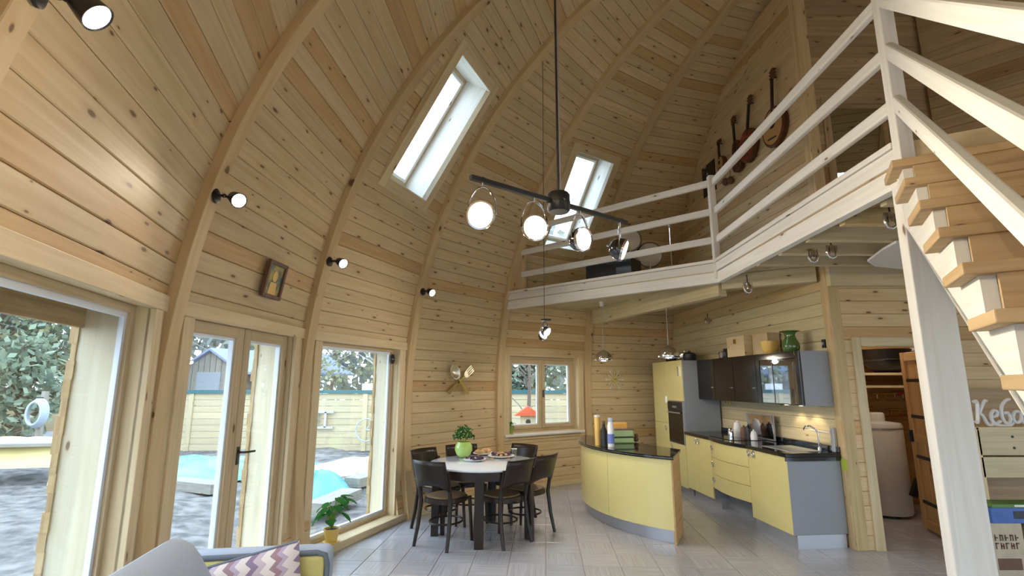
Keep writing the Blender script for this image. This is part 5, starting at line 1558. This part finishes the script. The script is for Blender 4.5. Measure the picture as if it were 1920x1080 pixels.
letter([[(.05, 1.0), (.16, 1.05), (.2, .9), (.15, .5), (.08, .12), (.0, .18)], [(.62, 1.05), (.5, 1.0), (.22, .52)], [(.2, .55), (.36, .4), (.5, .08), (.66, .0), (.78, .1)]], .02)
letter([[(.08, .36), (.3, .42), (.34, .58), (.2, .64), (.06, .46), (.06, .22), (.2, .08), (.42, .18)]], .165)
letter([[(.52, 1.12), (.34, 1.06), (.12, .8), (.06, .4), (.16, .12), (.34, .12), (.42, .34), (.32, .54), (.14, .5)], [(.5, .1), (.3, -.02), (-.2, .0), (-.5, .08)]], .265)
letter([[(.42, .54), (.22, .6), (.06, .4), (.1, .16), (.26, .12), (.4, .3), (.44, .58), (.42, .2), (.5, .1), (.6, .18)]], .37)
# packages on the low shelf
for (px, py, wd, hh, mats, nm, lb) in ((1862, 1010, .28, .30, ('picture_cream', 'picture_brown'), 'printed_carton', 'cream carton printed with brown pictures on the rack shelf'), (1925, 1010, .20, .26, ('picture_cream', 'picture_brown'), 'printed_carton', 'narrow cream carton at the stair side of the rack')):
    p = at_y(px, py, SY - .06)
    t = thing(nm, lb, 'carton', (p.x, SY - .20, 0.0))
    MB().box(-wd / 2, wd / 2, 0, .18, 0, hh + .12).build('box', mats[0], t, bevel=.004)
    m = MB()
    for row in range(2):
        for i in range(5):
            a = -wd / 2 + .03 + i * (wd - .06) / 5; b = hh - .02 - row * .065
            m.box(a, a + .010, -.003, 0, b, b + .05); m.box(a, a + .028, -.003, 0, b + (.04 if (i + row) % 2 else .02), b + (.05 if (i + row) % 2 else .03))
            if i % 2: m.box(a + .020, a + .030, -.003, 0, b, b + .045)
    m.build('print', 'picture_brown', t); MB().box(-wd / 2 + .03, wd / 2 - .05, -.003, 0, .05, .14).build('picture', 'picture_brown', t)
for (px, mt, lb) in ((1862, 'picture_blue', 'blue picture book lying on the cartons'), (1866, 'book_green', 'green book lying on top of the blue picture book')):
    p = at_y(px, 960, SY - .06); zz = .42 if mt == 'picture_blue' else .545
    t = thing('picture_book', lb, 'book', (p.x + .03, SY - .20, zz))
    h_ = .125 if mt == 'picture_blue' else .03
    MB().box(-.17, .30, 0, .18, 0, h_).build('cover', mt, t, bevel=.003); MB().box(-.165, .295, .005, .183, .006, h_ - .006).build('pages', 'white', t)
    MB().box(.02, .12, -.002, 0, h_ * .3, h_ * .8).build('print', 'black' if mt == 'picture_blue' else 'white', t)
# ------------------------------------------------------------------ garden
GZ = -.30
g_ = MB()
def gnd(u, v):
    x, y = -45 + 90 * u, -20 + 80 * v
    inside = hypot(x - CX, y - CY) < 7.5
    h = 0 if inside else .10 * sin(x * .9 + 1) * cos(y * .8) + .06 * sin(2.3 * x + y * 1.7)
    return Vector((x, y, GZ + h - (.05 if inside else 0)))
g_.grid(gnd, 120, 110)
tag(g_.build('ground', 'ground_dirt', None, smooth=True, recalc=False), 'bare grey garden soil outside the windows', 'ground', kind='structure')
# fence
FY = 15.4; FT = 1.32
def fence(nm, label, A, B, n):
    A, B = Vector((A[0], A[1], 0)), Vector((B[0], B[1], 0)); d = (B - A) / n; x = d.normalized(); y = Vector((-x.y, x.x, 0))
    t = thing(nm, label, 'fence', (A.x, A.y, GZ)); H = FT - GZ
    L = d.length
    for i in range(n):
        M = frame(d * i, x, y, (0, 0, 1))
        for j in range(9):
            h0 = H * j / 9
            MB().box(.01, L - .01, -.02, .02 + random.uniform(0, .006), h0 + .008, h0 + H / 9 - .004, M).build('plank', 'fence_wood', t, recalc=False)
        MB().box(-.07, .07, -.06, .08, 0, H, M, grain=2).build('post', 'fence_wood', t, recalc=False)
        MB().box(0, L, -.08, .10, H, H + .10, M).build('cap', 'teal', t, recalc=False)
    return t
fence('garden_fence', 'pale horizontal plank fence with teal capping across the garden', (-14.5, FY), (11, FY), 10)
fence('side_fence', 'plank side fence standing square to the teal-capped garden fence', (-14.5, 4), (-14.5, FY), 4)
# tarp heaps
def heap(nm, label, cat, p, rx, ry, h, mat, seed, rz=0):
    rnd = random.Random(seed); ph = [rnd.uniform(0, 6) for _ in range(4)]
    t = MB()
    def f(u, v):
        a = 2 * pi * u; q = v; k = 1 + .14 * sin(3 * a + ph[0]) + .08 * sin(7 * a + ph[1])
        return Vector((rx * q * k * cos(a), ry * q * k * sin(a), h * (1 - q ** 2.2) * (1 + .18 * sin(5 * a + ph[2]) * q) + .04 * sin(9 * a + ph[3]) * q))
    t.grid(f, 48, 10)
    o = t.build(nm, mat, None, smooth=True); o.location = p; o.rotation_euler = (0, 0, rz); return tag(o, label, cat)
p = at_z(380, 885, GZ); heap('tarpaulin', 'flat turquoise tarpaulin over a heap seen through the double door', 'tarpaulin', (p.x, p.y, GZ), 2.6, 1.5, .30, 'tarp', 1)
p = at_z(596, 930, GZ); heap('tarpaulin', 'turquoise tarpaulin mound seen through the tall window', 'tarpaulin', (p.x, p.y, GZ), .62, .6, .42, 'tarp', 5)
p = at_z(690, 885, GZ); heap('sand_heap', 'pale sand heap beyond the tarpaulin mound', 'sand heap', (p.x, p.y, GZ), 1.6, 1.0, .30, 'sand', 9)
p = at_z(110, 862, GZ); heap('rubble_heap', 'grey rubble heap near the side fence', 'rubble heap', (p.x, p.y, GZ), 1.8, 1.2, .7, 'rubble', 12)
def board(a, b, nm, lab, w_=.2, h_=.05, mat='old_wood'):
    t = thing(nm, lab, 'board', (a.x, a.y, GZ))
    MB().bar(a - Vector((a.x, a.y, GZ)), b - Vector((a.x, a.y, GZ)), w_, h_).build('plank', mat, t); return t
for (q0, q1), lb in ((((322, 905), (412, 915)), 'grey board edge lying before the flat tarpaulin'), (((590, 955), (660, 925)), 'grey board lying in front of the tarpaulin mound'), (((660, 905), (735, 885)), 'pale board lying on the sand beyond the mound')):
    a, b = at_z(q0[0], q0[1], GZ + .12), at_z(q1[0], q1[1], GZ + .12); board(a, b, 'loose_board', lb, .35, .16)
# stones of the rubble
for i in range(14):
    p = at_z(random.uniform(90, 180), random.uniform(800, 870), GZ); m = MB()
    m.ball((0, 0, .1), random.uniform(.12, .3), random.uniform(.12, .25), random.uniform(.08, .18), n=7, m=5)
    o = m.build('rubble_stone', 'rubble', None); o.location = (p.x, p.y, GZ + .05); tag(o, 'grey stone lying around the rubble heap', 'stone', 'stones around the rubble heap')
# trestle table with yellow sheet
p = at_z(35, 905, GZ); t = thing('trestle_table', 'trestle table covered with a yellow sheet in the garden', 'table', (p.x, p.y, GZ), .2)
MB().box(-.9, .9, -.5, .5, .72, .78).build('tabletop', 'old_wood', t)
for x in (-.8, .8):
    for y in (-.4, .4): MB().bar((x, y * 1.2, 0), (x * .9, y * .6, .74), .07, .07).build('leg', 'white', t)
def sheet(u, v): return Vector((-1 + 2 * u, -.6 + 1.2 * v - .05 * sin(14 * u) * max(0, .3 - v), .80 + .05 * sin(9 * u) * sin(7 * v) - .45 * max(0, .3 - v) / .3))
MB().grid(sheet, 20, 14).build('sheet', 'tarp_yellow', t, smooth=True)
# hose on the fence
p = at_plane(67, 775, (0, 12.2, 0), (0, 1, 0)); t = thing('hose_coil', 'coiled pale blue hose hanging by the side fence', 'hose', p)
for i in range(5): MB().tube([((.17 + .015 * i) * cos(2 * pi * j / 24), .03 * i - .06, (.26 + .015 * i) * sin(2 * pi * j / 24)) for j in range(24)], .028, 6, closed=True).build('loop', 'hose_blue', t, smooth=True)
t2_ = thing('hose_post', 'timber post carrying the coiled hose', 'post', (p.x, p.y + .12, GZ)); MB().box(-.05, .05, 0, .1, 0, p.z - GZ + .5).build('timber', 'old_wood', t2_); MB().tube([(0, 0, p.z - GZ + .35), (0, -.2, p.z - GZ + .36)], .015, 6).build('peg', 'black', t2_)
# leaning plank
a, b = at_z(150, 840, GZ), at_z(185, 820, GZ); b = Vector((b.x, b.y, .7)); board(a, b, 'leaning_plank', 'dark plank leaning on the rubble heap', .2, .06)
# ladder frame and bicycle on the fence
p = at_y(602, 787, FY - .12); t = thing('ladder', 'short grey ladder hung sideways on the fence', 'ladder', (p.x, FY - .10, p.z))
for z in (-.22, .22): MB().box(-.35, .35, -.03, .02, z - .03, z + .03).build('side_rail', 'alu', t)
for x in (-.12, .12): MB().box(x - .03, x + .03, -.03, .02, -.22, .22).build('rung', 'alu', t)
p = at_y(688, 806, FY - .2); t = thing('bicycle', 'pale bicycle leaning against the garden fence', 'bicycle', (p.x, FY - .25, p.z))
for x in (0, .95): MB().tube([(x + .31 * cos(2 * pi * j / 24), 0, .31 * sin(2 * pi * j / 24)) for j in range(24)], .02, 6, closed=True).build('wheel', 'hose_blue', t, smooth=True)
MB().tube([(0, 0, 0), (.25, 0, .42), (.72, 0, .45), (.45, 0, -.02), (0, 0, 0)], .02, 6).build('frame', 'hose_blue', t); MB().tube([(.95, 0, 0), (.72, 0, .45), (.70, 0, .62)], .018, 6).build('fork', 'hose_blue', t)
MB().box(.15, .36, -.05, .05, .46, .51).build('saddle', 'black', t); MB().tube([(.62, -.2, .66), (.72, 0, .62), (.62, .2, .66)], .014, 6).build('handlebar', 'black', t)
# shed behind the fence
YS = 22.0
pk = at_y(398, 655, YS); ev = at_y(340, 692, YS)
w2 = (pk.x - ev.x); t = thing('garden_shed', 'old grey shed with blue gable roof behind the fence', 'shed', (pk.x, YS, GZ))
he, hp = ev.z - GZ, pk.z - GZ; Ld = 6.0
MB().prism([(-w2, 0), (w2, 0), (w2, he), (0, hp), (-w2, he)], 0, .12, frame((0, 0, 0), (1, 0, 0), (0, 0, 1), (0, 1, 0))).build('gable_wall', 'old_wood', t)
for i in range(10):
    xx = -w2 + 2 * w2 * (i + .5) / 10; hh = he + (hp - he) * (1 - abs(xx) / w2); MB().box(xx - w2 / 10 * .9, xx + w2 / 10 * .9, -.03, 0, .9, hh).build('board', 'old_wood', t)
MB().box(w2 - .1, w2 + .0, .1, Ld, 0, he).build('side_wall', 'old_wood', t)
dv = Vector((.85, .52, 0)).normalized()
for sx_ in (-1, 1):
    a = Vector((0, -.2, hp + .05)); b = Vector((sx_ * (w2 + .25), -.2, he - .12)); m = MB(); e_ = Vector((3.2, 5.0, 0))
    m.v = [a, b, b + e_, a + e_] + [q - Vector((0, 0, .10)) for q in (a, b, b + e_, a + e_)]
    for ids in ((0, 1, 2, 3), (4, 5, 6, 7), (0, 1, 5, 4), (1, 2, 6, 5), (2, 3, 7, 6), (3, 0, 4, 7)): m.face(ids, [(0, 0)] * 4)
    m.build('roof_slope', 'roof_blue', t)
MB().box(-.5, .5, -.06, -.03, he * .55, he * .95).build('window', 'grey_panel', t)
# small white notice on the fence
p = at_y(698, 727, FY); t = thing('fence_notice', 'small white notice board above the garden fence', 'notice', (p.x, FY, p.z)); MB().box(-.3, .3, -.01, .01, -.12, .12).build('board', 'white', t); MB().tube([(0, .02, -.5), (0, .02, .1)], .02, 6).build('stake', 'old_wood', t)
# bird house on a trunk outside the kitchen window
p = at_y(990, 795, 12.6); t = thing('bird_house', 'pale bird house with orange red roof outside the kitchen window', 'bird house', (p.x, 12.6, p.z))
MB().box(-.18, .18, -.15, .15, -.15, .22).build('box', 'fence_wood', t)
MB().prism([(-.33, .20), (.33, .20), (0, .42)], -.22, .22, frame((0, 0, 0), (1, 0, 0), (0, 0, 1), (0, -1, 0))).build('roof', 'red_roof', t)
for x in (-.15, .15): MB().bar((x * 1.6, 0, GZ - p.z), (x, 0, -.15), .05, .05).build('leg', 'old_wood', t)
MB().lathe([(0, 0), (.06, 0), (.06, .01), (0, .01)], 12, frame((0, -.15, .06), (1, 0, 0), (0, 0, 1), (0, -1, 0))).build('entrance', 'black', t)

def tree(x, y, h, label, leaf, n, crown, trunk='bark', base=.25, lsz=.16, seed=0, tr=.12):
    rnd = random.Random(seed); t = thing('tree', label, 'tree', (x, y, GZ - .05), rnd.uniform(0, 6))
    MB().tube([(0, 0, 0), (rnd.uniform(-.2, .2), rnd.uniform(-.2, .2), h * .4), (rnd.uniform(-.3, .3), rnd.uniform(-.3, .3), h * .95)], [tr, tr * .75, tr * .2], 8).build('trunk', trunk, t, smooth=True)
    br = MB()
    for i in range(26):
        z0_ = h * rnd.uniform(base, .9); a = rnd.uniform(0, 2 * pi); l_ = crown * rnd.uniform(.4, 1) * (1.15 - z0_ / h)
        br.tube([(0, 0, z0_), (l_ * .5 * cos(a), l_ * .5 * sin(a), z0_ + l_ * .35), (l_ * cos(a), l_ * sin(a), z0_ + l_ * .6)], [tr * .35, tr * .2, .012], 5)
    br.build('branches', trunk, t)
    if n:
        m = MB(); cl_ = [(rnd.uniform(0, 2 * pi), rnd.uniform(.15, 1), rnd.uniform(base, 1)) for _ in range(34)]
        for i in range(n):
            a, q, zz = cl_[rnd.randrange(len(cl_))]; rad = crown * q * (1.25 - .85 * zz)
            c = Vector((rad * cos(a), rad * sin(a), h * zz)) + Vector((rnd.gauss(0, 1), rnd.gauss(0, 1), rnd.gauss(0, .8))) * crown * .19
            d = Vector((rnd.gauss(0, 1), rnd.gauss(0, 1), rnd.gauss(0, 1))).normalized(); s = d.cross(Vector((rnd.random(), rnd.random(), 1))).normalized(); L = lsz * rnd.uniform(.6, 1.3)
            m.quad(c, c + d * L * .5 + s * L * .35, c + d * L, c + d * L * .5 - s * L * .35)
        tag(m.build('foliage', leaf, t, recalc=False), kind='stuff')
sd = 100
for i, (x, y, h, lf_, n, cr, tk, lb) in enumerate([
    (-17.5, 17.5, 8.5, 'leaf_dark', 5200, 2.6, 'bark', 'dense green tree filling the widest window'), (-20.5, 20, 10, 'leaf_pine', 5000, 3.0, 'bark', 'blue green conifer behind the widest window'),
    (-15.2, 18.5, 7, 'leaf_spring', 3000, 2.2, 'bark', 'yellow green spring tree beside the conifer'), (-12.7, 13.5, 3.2, 'leaf_dark', 1300, 1.1, 'bark', 'young leafy tree by the rubble table'),
    (-12.5, 27, 9, 'leaf_spring', 1100, 2.6, 'birch', 'thin spring tree behind the shed roof'), (-15.5, 29, 10, 'leaf_spring', 900, 2.8, 'birch', 'pale spring tree behind the shed gable'),
    (-9.0, 24, 9, 'leaf_spring', 600, 2.0, 'birch', 'bare birch between the shed and the fence notice'), (-7.4, 20, 9, 'leaf_spring', 500, 1.8, 'birch', 'bare birch standing nearest the ladder on the fence'),
    (-6.5, 25, 10, 'leaf_spring', 900, 2.2, 'birch', 'yellow budding birch behind the fence'), (-5.2, 21, 9, 'leaf_spring', 700, 1.8, 'birch', 'slender birch above the fence notice'),
    (-4.2, 26, 10, 'leaf_pine', 900, 2.0, 'bark', 'dark slender conifer among the birches'), (-10.8, 31, 11, 'leaf_pine', 1400, 2.6, 'bark', 'distant conifer over the shed ridge'),
    (-.6, 18, 6.0, 'leaf_dark', 3500, 2.0, 'bark', 'dark leafy tree behind the bird house'), (1.0, 18.5, 6.2, 'leaf_dark', 4500, 2.0, 'bark', 'bright leafy tree over the fence beside the bird house'),
    (2.8, 19, 6.2, 'leaf_spring', 1800, 2.0, 'bark', 'leafy spring tree in line with the clock wall'), (-2.2, 19, 6.2, 'leaf_pine', 3000, 1.9, 'bark', 'grey green tree beside the kitchen window'),
    (.35, 13.0, 5.0, None, 0, 1.0, 'bark', 'bare young tree beside the bird house')]):
    tree(x, y, h, lb, lf_, n, cr, tk, .22 if n else .2, .24 if lf_ == 'leaf_dark' else .22, sd + i, .12 if n else .06)

tl = MB(); rnd = random.Random(77)
for i in range(15000):
    u = rnd.random(); x = -60 + 85 * u; y = 34 + rnd.uniform(-2.5, 2.5) - .25 * max(0, -x - 20)
    z = GZ + 11.0 * rnd.random() ** .8 + 1.2 * sin(x * .7) 
    c = Vector((x, y, z)); d = Vector((rnd.gauss(0, 1), rnd.gauss(0, .5), rnd.gauss(0, 1))).normalized(); s = d.cross(Vector((rnd.random(), 1, rnd.random()))).normalized(); L = rnd.uniform(.4, .95)
    tl.quad(c, c + d * L * .5 + s * L * .35, c + d * L, c + d * L * .5 - s * L * .35)
tag(tl.build('distant_woodland', 'leaf_far', None, recalc=False), 'hazy distant woodland edge closing the garden view', 'woodland', kind='stuff')
